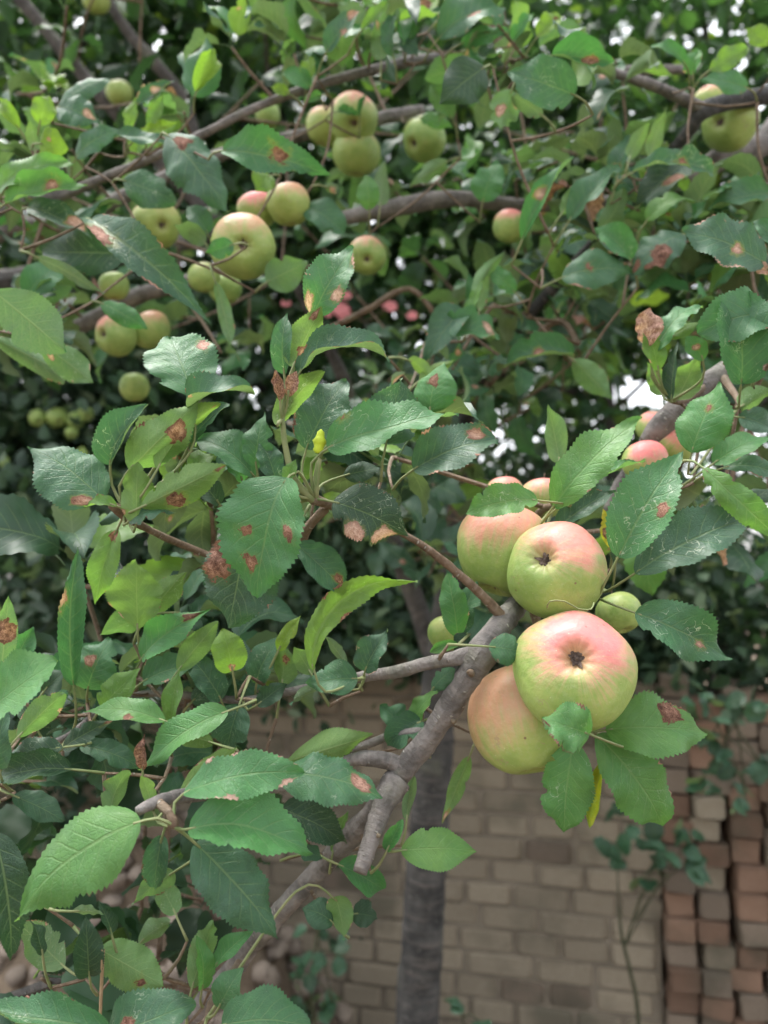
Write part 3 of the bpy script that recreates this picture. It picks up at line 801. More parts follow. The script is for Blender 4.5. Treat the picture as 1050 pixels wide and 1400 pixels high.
def shrub(px, d, h, rad, n, label, mat='shrub', per=60, size=0.055, zmin=-9, over=0):
    b = P(px, 794, d); b.z = 0
    t = Tree('shrub', b, label=label, cat='shrub', group='shrubs growing along the back of the wall')
    for i in range(4):
        a = i * 1.6 + px; e = b + Vector((math.cos(a) * rad * 0.5, math.sin(a) * rad * 0.4, h * 0.8))
        t.branch([(b.x, b.y, 0, 0.012), ((b.x + e.x) / 2, (b.y + e.y) / 2, h * 0.45, 0.009), (*e, 0.004)], 'stem', 'dark_bark', 6, 0.08, 0.1, 0, px=False)
    cl = []
    for i in range(n):
        v = rnd_unit() * random.uniform(0.5, 1)
        cl.append((b.x + v.x * rad, b.y + v.y * rad * 0.6, h * 0.55 + v.z * h * 0.48, random.uniform(0.07, 0.14)))
    for i in range(over):                                   # sprays that spill over the wall top
        cl.append((b.x + random.uniform(-1, 1) * rad, b.y - random.uniform(0.35, 0.75), random.uniform(1.24, 1.75), random.uniform(0.05, 0.09)))
    o = bpy.data.objects.new('crown', crown_mesh('crown', cl, per, size, mat, 0.6, 0.6, zmin)); place(o, t.e, Matrix()); o['kind'] = 'stuff'
shrub(-60, 2.75, 2.75, 0.55, 110, 'dark shrub behind the wall at the far side of the stone heap')
shrub(-270, 2.9, 2.7, 0.6, 100, 'dark shrub behind the wall beyond the stone heap, under the dark tree')
shrub(130, 2.75, 2.75, 0.55, 110, 'dark shrub right behind the stone heap', over=26)
shrub(320, 2.8, 2.65, 0.55, 110, 'dark shrub behind the wall between stone heap and grey trunk', over=26)
shrub(500, 2.85, 2.3, 0.5, 80, 'dark shrub behind the wall at the grey trunk', over=26)
shrub(700, 2.9, 2.0, 0.5, 60, 'dark shrub behind the wall beside the grey trunk, next to the brick stack end', over=26)
shrub(930, 2.32, 1.75, 0.40, 80, 'pale-leaved shrub leaning over the top of the brick stack', zmin=1.17)
shrub(1090, 2.6, 1.9, 0.5, 60, 'dark shrub behind the far end of the brick stack')


# ================================================================== APPLES
def apple_mesh(seed, squat=0.9):
    rs = random.Random(seed); vs, fs = [], []
    nu, nv = 60, 40
    ph = rs.uniform(0, 6.28)
    prof = []
    for i in range(nv + 1):
        th = math.pi * i / nv                               # 0: stem end (+z), pi: calyx end (-z)
        r = math.sin(th) ** 0.92 if 0 < th < math.pi else 0
        z = math.cos(th) * squat
        # dimples
        z -= 0.34 * math.exp(-(r / 0.22) ** 2) if z > 0 else 0
        if z < 0: z += 0.26 * math.exp(-(r / 0.24) ** 2)
        r *= 1 + 0.07 * math.cos(th)                        # wider shoulders at the stem end
        prof.append((r, z))
    for (r, z) in prof:
        for j in range(nu):
            a = 2 * math.pi * j / nu
            lob = 1 + 0.022 * math.cos(5 * a + ph) * (0.4 + 0.6 * (z < 0)) + 0.05 * mnoise.noise(Vector((math.cos(a) * 0.9, math.sin(a) * 0.9, z * 0.8 + seed)))
            pz = 0.011 * math.cos(10 * a + ph * 2) * math.exp(-((r - 0.20) / 0.12) ** 2) if z < 0 else 0.0
            vs.append((r * lob * math.cos(a), r * lob * math.sin(a), z * (1 + 0.03 * math.cos(a + ph)) + pz))
    for i in range(nv):
        for j in range(nu):
            fs.append((i * nu + j, (i + 1) * nu + j, (i + 1) * nu + (j + 1) % nu, i * nu + (j + 1) % nu))
    return mesh('apple', vs, fs, M['apple'])

def sepal_mesh(seed):
    rs = random.Random(seed); vs, fs = [], []
    for i in range(6):
        a = 2 * math.pi * i / 5.6 + rs.uniform(-0.3, 0.3); L = rs.uniform(0.10, 0.19); wd = rs.uniform(0.024, 0.042)
        ca, sa = math.cos(a), math.sin(a); b = len(vs)
        for (l, ww, z) in ((0.0, wd, 0.0), (L * 0.5, wd * 0.8, -0.05), (L, 0.006, -0.05 - rs.uniform(-0.04, 0.05))):
            for sgn in (-1, 1):
                vs.append((ca * l - sa * ww * sgn, sa * l + ca * ww * sgn, z))
        fs += [(b, b + 1, b + 3, b + 2), (b + 2, b + 3, b + 5, b + 4)]
    b = len(vs); k = 10                                    # dark core of the dried flower
    vs.append((0, 0, -0.055))
    for j in range(k):
        a = 2 * math.pi * j / k; r = 0.065 * rs.uniform(0.8, 1.2); vs.append((r * math.cos(a), r * math.sin(a), -0.015))
    for j in range(k): fs.append((b, b + 1 + (j + 1) % k, b + 1 + j))
    return mesh('calyx', vs, fs, M['sepal'], False)
AM = [apple_mesh(i, sq) for i, sq in enumerate((0.90, 0.86, 0.95, 0.98, 0.92, 0.88))]
SM = [sepal_mesh(i) for i in range(4)]
STALK = tube_mesh('stem', [(Vector((0, 0, 0.52)), 0.035), (Vector((0.03, 0, 0.8)), 0.03), (Vector((0.09, 0.02, 1.12)), 0.045)], M['twig'], 6, 0.08, 0.1, 0)[0:2]

def apple(x, y, w, d, cal, label, red=0.8, yel=0.3, var=None, blush=(0.0, -0.35, 1.0), h=None, group=None, stem=True, i=[0]):
    i[0] += 1; k = i[0]
    R = w * 0.5 * d / F
    c = P(x, y, d + 0.0)
    tocam = (CAM - c).normalized()
    ux = RGT - tocam * RGT.dot(tocam); ux.normalize(); uy = tocam.cross(ux); uy.normalize()
    if uy.z < 0: uy = -uy
    APPLES.append((c, R))
    a, b, f = cal                                          # calyx direction: right, up (in radii), sign towards the camera
    if f < 0:
        ab = math.hypot(a, b); a, b, f = a / ab * 0.97, b / ab * 0.97, 1
    q = math.sqrt(max(0.0, 1 - min(1, a * a + b * b)))
    cdir = (ux * a + uy * b + tocam * q * f).normalized()
    Z = -cdir; X = (ux - Z * ux.dot(Z)).normalized(); Y = Z.cross(X)
    Rm = Matrix((X, Y, Z)).transposed()
    e = thing('apple', c, label=label, cat='apple', group=group)
    Wm = Matrix.Translation(c) @ Rm.to_4x4() @ Matrix.Scale(R, 4)
    vi = var if var is not None else k % 6
    o = bpy.data.objects.new('fruit', AM[vi]); place(o, e, Wm)
    bl = Rm.transposed() @ Vector(blush).normalized()
    o['blush'] = [float(z) for z in bl]; o['red'] = float(red); o['yellow'] = float(yel)
    sq = (0.90, 0.86, 0.95, 0.98, 0.92, 0.88)[vi]
    s_ = bpy.data.objects.new('calyx', SM[k % 4]); place(s_, e, Wm @ Matrix.Translation((0, 0, -sq + 0.245)) @ Matrix.Scale(1.35, 4))
    if stem:
        st = bpy.data.objects.new('stem', STALK[0]); place(st, e, Wm @ Matrix.Translation(STALK[1]))
    return e

G0 = 'apples in the close cluster on the forked branch'
apple(785, 916, 166, 0.465, (0.06, 0.26, 1), 'largest salmon-pink apple with open dark calyx at the front of the cluster', 1.3, 0.45, 1, (0.0, -0.62, 0.85))
apple(759, 779, 136, 0.50, (-0.28, 0.27, 1), 'round green apple with pink top sitting on top of the largest apple', 0.95, 0.35, 0, (0.15, -0.5, 0.9))
apple(688, 752, 132, 0.545, (-0.2, -0.7, -1), 'pale pink-topped green apple behind the round one, beside the thin twig', 0.8, 0.35, 2, (-0.2, -0.4, 1.0))
apple(716, 985, 150, 0.515, (0.15, -0.85, -1), 'yellow-green apple with red scar tucked beneath the largest apple', 0.55, 0.5, 3, (-0.75, -0.35, 0.6))
apple(612, 866, 54, 0.62, (0, -0.8, -1), 'small green apple half hidden behind leaves left of the fork', 0.1, 0.3)
apple(846, 838, 62, 0.61, (0.3, -0.8, -1), 'green apple peeping out behind the round apple and the largest one', 0.05, 0.3)
apple(742, 682, 64, 0.62, (0, -0.6, -1), 'salmon apple mostly covered by leaves above the close cluster', 1.0, 0.6)
apple(690, 676, 52, 0.64, (0, -0.6, -1), 'small pinkish apple glimpsed behind the bright leaf above the cluster', 1.0, 0.5)
apple(917, 603, 68, 0.66, (0.40, 0.48, 1), 'deep pink apple with tiny dark calyx beside the dark branch', 1.5, 0.6, None, (0, -0.8, 0.7))
apple(882, 632, 62, 0.64, (0.2, -0.8, -1), 'salmon-red apple top showing above the broad serrated leaf', 1.5, 0.6, None, (0, -0.7, 0.7))
apple(893, 582, 46, 0.71, (0, 0.5, -1), 'small pink apple half behind the dark branch', 1.3, 0.6, None, (0, -0.7, 0.7))
apple(332, 337, 88, 0.80, (0.02, 0.02, 1), 'large pale yellow-green apple with dark round calyx above the hanging leaf', 0.55, 0.6, 0)
apple(352, 288, 56, 0.92, (0.0, -0.6, -1), 'pink apple behind the large pale apple', 1.4, 0.5, None, (0, -0.6, 0.8))
apple(394, 280, 60, 0.90, (0.1, -0.7, -1), 'yellow apple with pink shoulder beside the pink one', 0.6, 0.9)
apple(214, 306, 66, 0.98, (0.25, -0.05, 1), 'yellowish apple with deep grey calyx beside the long drooping leaf', 0.35, 0.9)
apple(279, 380, 44, 0.95, (0, -0.6, -1), 'plain green apple below the large pale apple', 0.1, 0.4)
apple(308, 395, 46, 1.0, (0, -0.6, -1), 'shaded green apple under the large pale apple', 0.0, 0.1)
apple(158, 458, 58, 1.0, (-0.72, 0.05, 1), 'green apple with pink top hanging from the low grey bough', 1.0, 0.3, None, (-0.2, -0.3, 1))
apple(206, 452, 56, 1.03, (0.4, -0.6, -1), 'yellow-green apple beside the pink-topped one on the low bough', 0.6, 0.5)
apple(156, 391, 40, 1.0, (0, -0.5, -1), 'small light green apple behind the drooping leaf', 0.0, 0.4)
apple(184, 530, 40, 1.1, (0, -0.8, -1), 'lone small green apple hanging below the low bough', 0.0, 0.3)
apple(483, 163, 68, 1.05, (0.05, -0.15, 1), 'topmost pink and green apple of the trio under the thin bough', 0.9, 0.4)
apple(446, 174, 56, 1.09, (-0.3, -0.7, -1), 'orange-yellow apple of the trio, tucked behind its neighbours', 0.8, 0.9)
apple(487, 210, 66, 1.07, (0.0, -0.8, -1), 'lowest olive-green apple of the trio', 0.45, 0.4)
apple(579, 191, 61, 1.12, (-0.62, -0.20, 1), 'plain pale green apple hanging beside the cut end of the bough', 0.1, 0.2)
apple(502, 350, 52, 0.98, (0.0, -0.2, 1), 'green apple with rosy top below the thick horizontal bough', 0.7, 0.3)
apple(697, 310, 46, 0.98, (-0.1, -0.7, -1), 'small pink-topped apple hanging under the horizontal bough', 1.1, 0.4)
apple(997, 168, 74, 1.0, (-0.42, 0.05, 1), 'bright green apple with grey calyx behind the forked bough', 0.1, 0.5)
apple(972, 138, 50, 1.03, (-0.3, 0.4, -1), 'peach-coloured apple peeking above the forked bough', 1.0, 0.8)
apple(163, 127, 36, 1.75, (0, -0.5, -1), 'blurred green apple on the dark slanting limb', 0.1, 0.6)
apple(132, 3, 36, 1.75, (0, -0.5, -1), 'green apple high up near the top of the slanting limbs', 0.1, 0.6)
apple(366, 158, 34, 1.5, (0, -0.6, -1), 'green apple under the thin bough, far from the trio', 0.0, 0.3)
GF = 'unripe green apples in a far cluster'
for (x, y, w_, lb_) in ((52, 572, 24, 'tiny unripe apple at the open end of the far row, away from the others'), (78, 571, 28, 'largest of the tiny unripe apples in the far cluster'), (103, 575, 24, 'tiny unripe apple in the far cluster, just above the smallest one'), (117, 566, 22, 'highest of the tiny unripe apples in the far cluster'), (98, 592, 18, 'smallest and lowest tiny unripe apple of the far cluster')):
    apple(x, y, w_, 2.45, (random.uniform(-0.4, 0.4), -0.4, 1), lb_, 0.0, 0.3, group=GF, stem=False)
for (x, y, w_, lb_) in ((86, 775, 14, 'lone tiny pale green fruit in deep shade above the curled leaf'), (5, 632, 16, 'lone tiny green fruit in shade below the far cluster')):
    apple(x, y, w_, 2.4, (0, -0.5, -1), lb_, 0.0, 0.4, group='single unripe fruits in the shade', stem=False)

# ================================================================== APPLE TREE 1: the close boughs (trunk stands outside the picture, low and to the side)
T1 = Tree('apple_tree', (-0.62, 0.95, 0), label='apple tree whose forked grey branch carries the close cluster of big apples', cat='tree')
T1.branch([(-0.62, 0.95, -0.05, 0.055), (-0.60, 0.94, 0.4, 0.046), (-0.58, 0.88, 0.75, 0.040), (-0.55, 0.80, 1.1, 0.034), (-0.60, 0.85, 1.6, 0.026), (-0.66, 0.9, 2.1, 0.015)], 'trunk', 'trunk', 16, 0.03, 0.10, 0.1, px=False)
p = P(200, 1500, 0.66)
T1.branch([(-0.58, 0.88, 0.72, 0.030)] + [(*P(a, b, c), e * 0.5 * c / F) for (a, b, c, e) in (
    (120, 1600, 0.72, 38), (235, 1430, 0.62, 33), (330, 1310, 0.57, 25), (390, 1240, 0.55, 27), (450, 1175, 0.54, 28), (508, 1112, 0.52, 30), (545, 1060, 0.505, 31), (598, 992, 0.50, 32),
    (640, 925, 0.49, 33), (664, 886, 0.49, 41), (692, 845, 0.505, 31), (724, 815, 0.56, 26), (770, 800, 0.60, 20), (822, 806, 0.57, 12))], px=False, sides=20, step=0.0035, rough=0.17, knots=0.14)
T1.branch([(543, 1066, 0.502, 34), (528, 1092, 0.495, 28), (514, 1127, 0.487, 25), (503, 1160, 0.48, 22), (492, 1193, 0.472, 18)], 'broken_stub', sides=18, step=0.003, rough=0.15, knots=0.25, cap='flat')
T1.branch([(552, 1052, 0.505, 30), (530, 1040, 0.503, 23), (500, 1037, 0.502, 21), (470, 1042, 0.505, 17), (380, 1075, 0.50, 14), (300, 1085, 0.455, 15), (250, 1088, 0.432, 19), (215, 1096, 0.420, 17), (188, 1109, 0.412, 13)], 'branch', sides=14, step=0.004, knots=0.22)
T1.branch([(215, 1096, 0.420, 12), (232, 1112, 0.412, 13), (237, 1130, 0.408, 15)], 'spur', 'twig', 10, 0.003, 0.15, 0.3)
T1.branch([(585, 1000, 0.52, 12), (540, 1004, 0.53, 12), (500, 1019, 0.54, 12), (470, 1030, 0.55, 9)], 'branch', sides=10, step=0.005)
T1.branch([(664, 886, 0.488, 28), (640, 897, 0.49, 23), (610, 902, 0.495, 19), (575, 909, 0.50, 17), (545, 918, 0.505, 18), (505, 924, 0.51, 16), (440, 936, 0.52, 12), (390, 947, 0.53, 11), (325, 957, 0.54, 10), (213, 948, 0.56, 9), (150, 960, 0.56, 8), (90, 1008, 0.54, 9), (20, 1030, 0.55, 10)], sides=12, step=0.004, knots=0.2)
T1.branch([(690, 847, 0.50, 16), (655, 810, 0.49, 12.5), (620, 779, 0.482, 11), (585, 751, 0.476, 10), (553, 731, 0.475, 9), (500, 706, 0.485, 9), (450, 690, 0.475, 11), (428, 682, 0.468, 17)], 'twig', 'twig', 12, 0.004, 0.10, 0.2)
T1.branch([(445, 695, 0.478, 13), (420, 722, 0.49, 13), (404, 752, 0.50, 11), (340, 775, 0.53, 9), (250, 745, 0.53, 9), (200, 722, 0.49, 10), (172, 704, 0.468, 18), (152, 690, 0.46, 12)], 'twig', 'twig', 10, 0.005, 0.1, 0.2)
T1.branch([(428, 684, 0.468, 12), (402, 655, 0.462, 10), (390, 610, 0.46, 8), (386, 570, 0.458, 7)], 'shoot', 'stalk', 10, 0.005, 0.06, 0.05)
T1.branch([(335, 1305, 0.57, 14), (315, 1335, 0.55, 10), (288, 1372, 0.52, 9), (278, 1400, 0.50, 9), (200, 1440, 0.47, 9)], 'twig', 'twig', 10, 0.006)
T1.branch([(724, 815, 0.56, 14), (750, 900, 0.585, 13), (790, 980, 0.575, 11), (815, 1003, 0.53, 8)], 'twig', 'twig', 8, 0.008)
T1.branch([(724, 815, 0.56, 16), (712, 750, 0.62, 14), (738, 700, 0.60, 11), (757, 692, 0.575, 9)], 'twig', 'twig', 8, 0.008)
for (x, y, d_, dx, dy, w_) in ((614, 978, 0.49, 10, 13, 8), (646, 922, 0.478, -4, -5, 9), (512, 1140, 0.478, 9, 4, 6), (600, 905, 0.49, 2, -9, 5), (420, 1210, 0.54, 8, 10, 8)):
    T1.branch([(x, y, d_ + 0.014, w_ * 2.2), (x + dx * 0.4, y + dy * 0.4, d_ + 0.004, w_ * 1.25), (x + dx * 0.75, y + dy * 0.75, d_, w_ * 0.8)], 'spur', 'twig', 8, 0.002, 0.3, 0.4)
SP = {k: P(*v) for k, v in dict(A=(172, 700, 0.466), B=(430, 682, 0.468), S=(386, 572, 0.458), E=(238, 1130, 0.408), G=(824, 806, 0.555), H=(815, 1002, 0.528), J=(757, 694, 0.573),
      C=(92, 1012, 0.54), K=(283, 1392, 0.50), F=(532, 1164, 0.485), N=(498, 925, 0.505), Q=(332, 957, 0.535), W=(628, 880, 0.505)).items()}
leaves(T1, '''
# --- left shoot
264 542 231 462 98 0.465 G c=A r=10 f=22 n=0.5 x=3 s=0.55,-0.75,0.09 tint=0.2
262 560 348 540 34 0.46 B c=A r=58 f=18 n=1.0
258 612 314 553 42 0.475 B c=A r=30 s=0.6,0.7,0.10
176 642 272 546 62 0.452 U c=A r=5 f=35 n=-0.3 s=0.62,0.25,0.15
215 642 302 552 32 0.450 U c=A r=30 f=40 n=0.8 s=0.9,0,0.05
150 636 203 553 48 0.462 B c=A r=30 f=25 t=0.9
141 684 38 612 94 0.458 B c=A r=35 f=14 n=0.5 s=0.12,0.55,0.10 t=0.1
192 694 309 636 52 0.445 U c=A r=0 f=40 n=-0.4 s=0.35,0.5,0.14 s=0.97,0,0.09
186 716 187 632 46 0.448 U c=A r=5 f=30 n=0.2 s=0.2,-0.9,0.06
258 642 293 622 32 0.475 Y c=A s=0.1,0,0.08
176 714 240 702 24 0.452 B c=A r=60 n=0.9
160 692 117 695 18 0.45 Y c=A r=45 n=0.8
# --- centre shoot
428 432 483 337 66 0.465 G c=S r=15 f=20 n=0.6 s=0.1,0.6,0.13 s=0.35,-0.65,0.11 s=0.75,-0.9,0.09 tint=0.22
400 502 440 418 46 0.455 U c=S r=5 f=30 s=0.3,0.2,0.11 s=0.85,-0.3,0.12
389 512 393 427 36 0.465 B c=S r=20 tint=0.25
408 512 534 493 36 0.458 B c=S r=48 f=20 n=1.3 k=-0.4 t=0.2
378 582 444 508 30 0.454 U c=S r=20 f=35
383 548 377 506 20 0.452 R c=S r=10
394 542 406 508 20 0.452 R c=S r=10
418 614 474 519 76 0.482 B c=B r=25 f=14 n=0.4 tint=0.1
447 612 627 568 66 0.458 B c=B r=38 f=22 n=0.5 k=0.25 s=0.18,0.9,0.05 tint=0.2 t=0.5
528 606 548 517 86 0.478 D r=0 f=22 n=0.3 s=0.2,0.85,0.15 s=0.55,-0.6,0.13 tint=0.10
452 602 530 553 42 0.468 B c=B r=40 f=14
565 642 682 602 68 0.515 D r=25 f=18 s=0.78,0.5,0.11 tint=0.08
588 564 608 495 62 0.55 G r=30 f=12 s=0.6,0.05,0.15 tint=0.33
455 686 558 732 86 0.462 D c=B r=12 f=16 n=0.4 k=-0.2 s=0.35,-0.8,0.17 s=0.75,-0.55,0.17 t=0.8 tint=0.03
392 653 352 817 116 0.446 B c=B r=28 f=20 n=0.6 s=0.48,-0.35,0.06 s=0.72,-0.25,0.08 s=0.40,0.55,0.08 tint=0.22
340 726 312 860 126 0.472 D r=5 f=14 n=0.3 s=0.22,-0.62,0.22 s=0.42,-0.6,0.18 tint=0.04
404 744 470 806 56 0.470 G r=22 f=18 s=0.85,0.25,0.11 tint=0.2
409 714 391 776 20 0.462 B s=0.95,0,0.12
394 657 405 628 20 0.455 Y c=B
347 652 270 604 46 0.475 B c=B r=40
349 640 362 563 42 0.470 G c=B r=15 tint=0.2
377 660 354 598 34 0.468 B c=B
330 660 316 612 30 0.48 G c=B
470 650 520 640 30 0.50 D c=B
300 690 262 655 34 0.50 D
# --- between and below
428 917 571 797 34 0.472 Y r=10 f=22 n=0.5 k=-1.9 tw=1.0 tint=0.68 c=N
499 918 531 862 46 0.500 B c=N r=22 f=22
489 928 420 936 42 0.498 D c=N r=20 tint=0.1
352 964 392 934 32 0.515 D c=Q
482 944 396 963 20 0.51 P c=N r=40
380 890 411 842 22 0.52 T
385 937 385 884 42 0.525 O s=0.65,0.2,0.14 tint=0.55
426 922 402 884 28 0.52 O tint=0.6
351 932 384 868 42 0.535 B
473 908 442 867 16 0.52 P
626 872 611 783 38 0.520 V c=W r=10 f=20
629 869 652 794 34 0.525 D c=W r=25 tint=0.15
626 882 588 892 18 0.51 V c=W
640 868 622 890 22 0.515 D c=W
668 884 714 892 44 0.468 G r=20 f=18 tint=0.2
560 1002 519 964 36 0.535 B
566 986 598 944 26 0.535 Y tint=0.55
577 986 529 1020 42 0.53 D tint=0.1
590 945 622 914 28 0.55 B
390 1042 512 1004 58 0.505 O r=0 f=25 n=-0.6 tint=0.6
251 1084 418 1056 62 0.415 G c=E r=35 f=14 n=0.5 s=0.42,-0.95,0.07 s=0.86,-0.9,0.07 tint=0.33 wv=0.05 t=0.6
382 1062 523 1092 66 0.435 B r=38 f=14 n=0.7 s=0.78,0.2,0.15 t=0.6 tint=0.22
193 1122 25 1258 106 0.400 V c=E r=32 f=12 n=0.6 k=0.3 wv=0.03 t=0.1 tint=0.45
258 1134 427 1168 84 0.410 G c=E r=30 f=20 n=0.7 k=-0.3 wv=0.06 tint=0.33
266 1152 381 1284 88 0.415 G c=E r=18 f=16 n=0.4 tint=0.14
222 1142 212 1216 42 0.425 B c=E r=10 f=16
238 1192 180 1236 32 0.45 P tint=0.35
208 1106 193 1060 22 0.42 O c=E tint=0.6
150 1112 178 1054 32 0.48 P tint=0.35
548 1163 652 1164 58 0.480 V c=F r=22 f=15 n=0.4 wv=0.01 t=0 s=0.97,0,0.03
529 1163 551 1120 28 0.483 G c=F r=10
462 1182 523 1216 50 0.520 D r=15 tint=0.18
458 1226 470 1285 34 0.515 P r=20 tint=0.4 c=K
455 1262 413 1243 32 0.52 D tint=0.1
482 1250 517 1256 32 0.525 D
642 1034 604 1126 20 0.56 O r=0 f=35 tint=0.55 s=0.9,0,0.1
556 1122 566 1060 22 0.54 P
455 1166 476 1108 20 0.53 O
385 1106 472 1152 60 0.52 D tint=0.0
412 1168 440 1172 26 0.51 B
# --- far left group
101 937 106 748 44 0.50 G c=C r=0 f=38 n=0.4 k=-0.3 s=0.62,0.8,0.09 tint=0.25
160 724 131 824 32 0.485 Y c=A r=15 f=32 s=0.05,0,0.12 tint=0.6
188 860 186 764 70 0.525 U r=0 f=30 n=-0.4 tint=0.56
195 852 253 783 36 0.535 O tint=0.6
202 842 137 868 36 0.54 O tint=0.5
194 900 287 834 46 0.515 G r=25 f=20 s=0.78,0.3,0.12 tint=0.30
243 917 298 850 34 0.505 O r=10 f=25 tint=0.58
232 1002 246 915 22 0.50 Y f=40 tint=0.6
120 942 150 872 58 0.52 G r=10 s=0.55,0.3,0.12 tint=0.2
139 967 192 913 40 0.505 Y r=10 f=25 tint=0.66
196 932 268 908 46 0.525 G tint=0.22
302 957 250 890 44 0.53 B
262 960 318 925 40 0.545 D tint=0.1
318 917 304 860 46 0.49 T r=5 f=20 s=0.04,0,0.18
-14 972 80 904 82 0.43 V r=38 f=12 n=0.4 k=0.2 tint=0.42 t=0
2 914 12 814 34 0.45 P r=0 s=0.5,0,0.2 tint=0.3
20 907 46 857 42 0.49 G tint=0.2
24 1008 88 948 38 0.48 P r=10 f=25 tint=0.45
86 1022 8 1042 34 0.485 D c=C r=30
-2 1052 10 968 46 0.45 D r=20 tint=0.1
226 986 116 974 32 0.48 V r=40 f=20 n=0.6 s=0.42,0.8,0.08 tint=0.4
312 972 194 1054 46 0.475 G r=35 f=20 n=0.6 tint=0.35
86 1024 157 984 28 0.50 D c=C s=0.92,0,0.13
110 1020 192 1050 32 0.505 D c=C tint=0.1
195 1052 198 1004 18 0.46 R
327 964 308 1032 64 0.50 B r=10 f=15 tint=0.12
246 1086 324 1022 40 0.46 O c=E r=5 f=25 tint=0.6
292 1016 233 1004 28 0.485 U
60 945 90 918 30 0.50 D
52 1000 20 960 30 0.52 D
# --- bottom left
-8 1138 14 1312 52 0.42 D r=15 tint=0.02
98 1052 -4 1068 52 0.47 D r=25 tint=0.03
18 1088 88 1122 36 0.46 D r=25 tint=0.08
136 1298 224 1348 76 0.50 P r=0 f=14 n=0.3 s=0.7,0.3,0.09 tint=0.4
88 1322 26 1262 52 0.52 P r=0 tint=0.3
122 1334 117 1252 46 0.495 D r=0 tint=0.05
152 1276 134 1230 26 0.50 D
58 1306 42 1258 22 0.50 D
99 1246 142 1250 14 0.49 P r=40
152 1408 -24 1384 62 0.42 G r=25 f=15 tint=0.2 t=0.6 k=-0.2
148 1424 268 1372 82 0.42 G r=20 f=18 tint=0.2 s=0.25,0.1,0.09 t=0.6
262 1352 292 1260 46 0.52 O tint=0.5
276 1352 268 1278 28 0.515 G tint=0.3
294 1322 347 1272 26 0.515 G tint=0.3
299 1378 332 1322 46 0.49 G c=K r=10 tint=0.15
303 1402 424 1404 78 0.47 G c=K r=20 f=16 tint=0.2
190 1290 232 1262 30 0.54 P
240 1250 210 1200 32 0.52 O tint=0.4
# --- round the close cluster of apples
806 1004 741 982 56 0.428 G r=5 f=32 n=0.7 s=0.93,0.5,0.12 tint=0.38 c=H
828 998 965 1003 74 0.478 G c=H r=20 f=28 n=0.6 s=0.62,0.6,0.15 tint=0.42
816 1004 906 1130 80 0.482 G c=H r=22 f=16 n=0.7 tint=0.38 t=0.2
784 1012 771 1139 74 0.478 G c=H r=10 f=16 n=0.5 tint=0.37 t=0.7
826 1042 806 1132 26 0.505 L r=15 c=H
868 838 994 898 74 0.485 D c=G r=18 f=22 n=0.5 wv=0.09 s=0.66,-0.15,0.06 t=0.9 tint=0.15
868 784 1024 708 74 0.50 D c=G r=25 f=14 n=0.5 t=1.0 tint=0.06
845 762 934 616 94 0.47 G c=G r=14 f=16 n=0.4 s=0.48,-0.5,0.075 t=0.9 tint=0.30 wv=0.02
735 684 637 702 46 0.49 V c=J r=28 f=18 n=0.7 tint=0.4
757 692 878 572 66 0.51 V c=J r=22 f=18 n=0.6 tint=0.44 t=0.1
766 632 749 553 48 0.56 O c=J r=0 tint=0.42
760 696 882 630 40 0.52 V c=J r=40 f=20 n=0.6 tint=0.4
762 722 842 672 42 0.535 D c=J r=30 tint=0.1
836 748 824 696 28 0.56 L s=0.4,0.4,0.16 s=0.7,-0.4,0.13
806 642 857 598 22 0.53 Y c=J tint=0.55
775 660 815 640 24 0.54 G c=J tint=0.3
842 770 838 690 22 0.51 D c=G
''', SP)

# a bright swelling bud on the centre shoot
def bud(px, py, d, w_):
    vs, fs = [], []
    for i in range(9):
        u = i / 8; r = math.sin(math.pi * min(1, 0.12 + u * 0.88)) ** 0.7 * (1 + 0.22 * math.sin(u * 16)) * 0.5
        for j in range(10):
            a = 2 * math.pi * j / 10; vs.append((r * math.cos(a), r * math.sin(a), u * 2.0 - 1.0))
    for i in range(8):
        for j in range(10): fs.append((i * 10 + j, i * 10 + (j + 1) % 10, (i + 1) * 10 + (j + 1) % 10, (i + 1) * 10 + j))
    o = bpy.data.objects.new('bud', mesh('bud', vs, fs, M['bud']))
    place(o, T1.e, Matrix.Translation(P(px, py, d)) @ Matrix.Rotation(0.12, 4, 'Y') @ Matrix.Scale(w_ * d / F, 4))
bud(437, 603, 0.462, 17)
T1.branch([(437, 628, 0.462, 6), (434, 655, 0.464, 6), (432, 680, 0.467, 8)], 'bud_stalk', 'stalk', 8, 0.005, 0.05, 0)
# tendril caught between the two big apples
T1.branch([(748, 831, 0.452, 2.2), (752, 822, 0.448, 2.2), (772, 822, 0.446, 2), (790, 832, 0.446, 2), (808, 833, 0.45, 2), (812, 824, 0.455, 2)], 'tendril', 'stalk', 6, 0.003, 0.02, 0)
T1.branch([(141, 1298, 0.49, 5), (139, 1340, 0.49, 5), (137, 1392, 0.49, 4)], 'dry_stalk', 'stick', 6, 0.01, 0.1, 0.1)
T1.branch([(-40, 1385, 0.62, 16), (20, 1362, 0.62, 15), (70, 1345, 0.62, 14), (102, 1332, 0.62, 10)], 'branch', 'dark_bark', 8, 0.01)

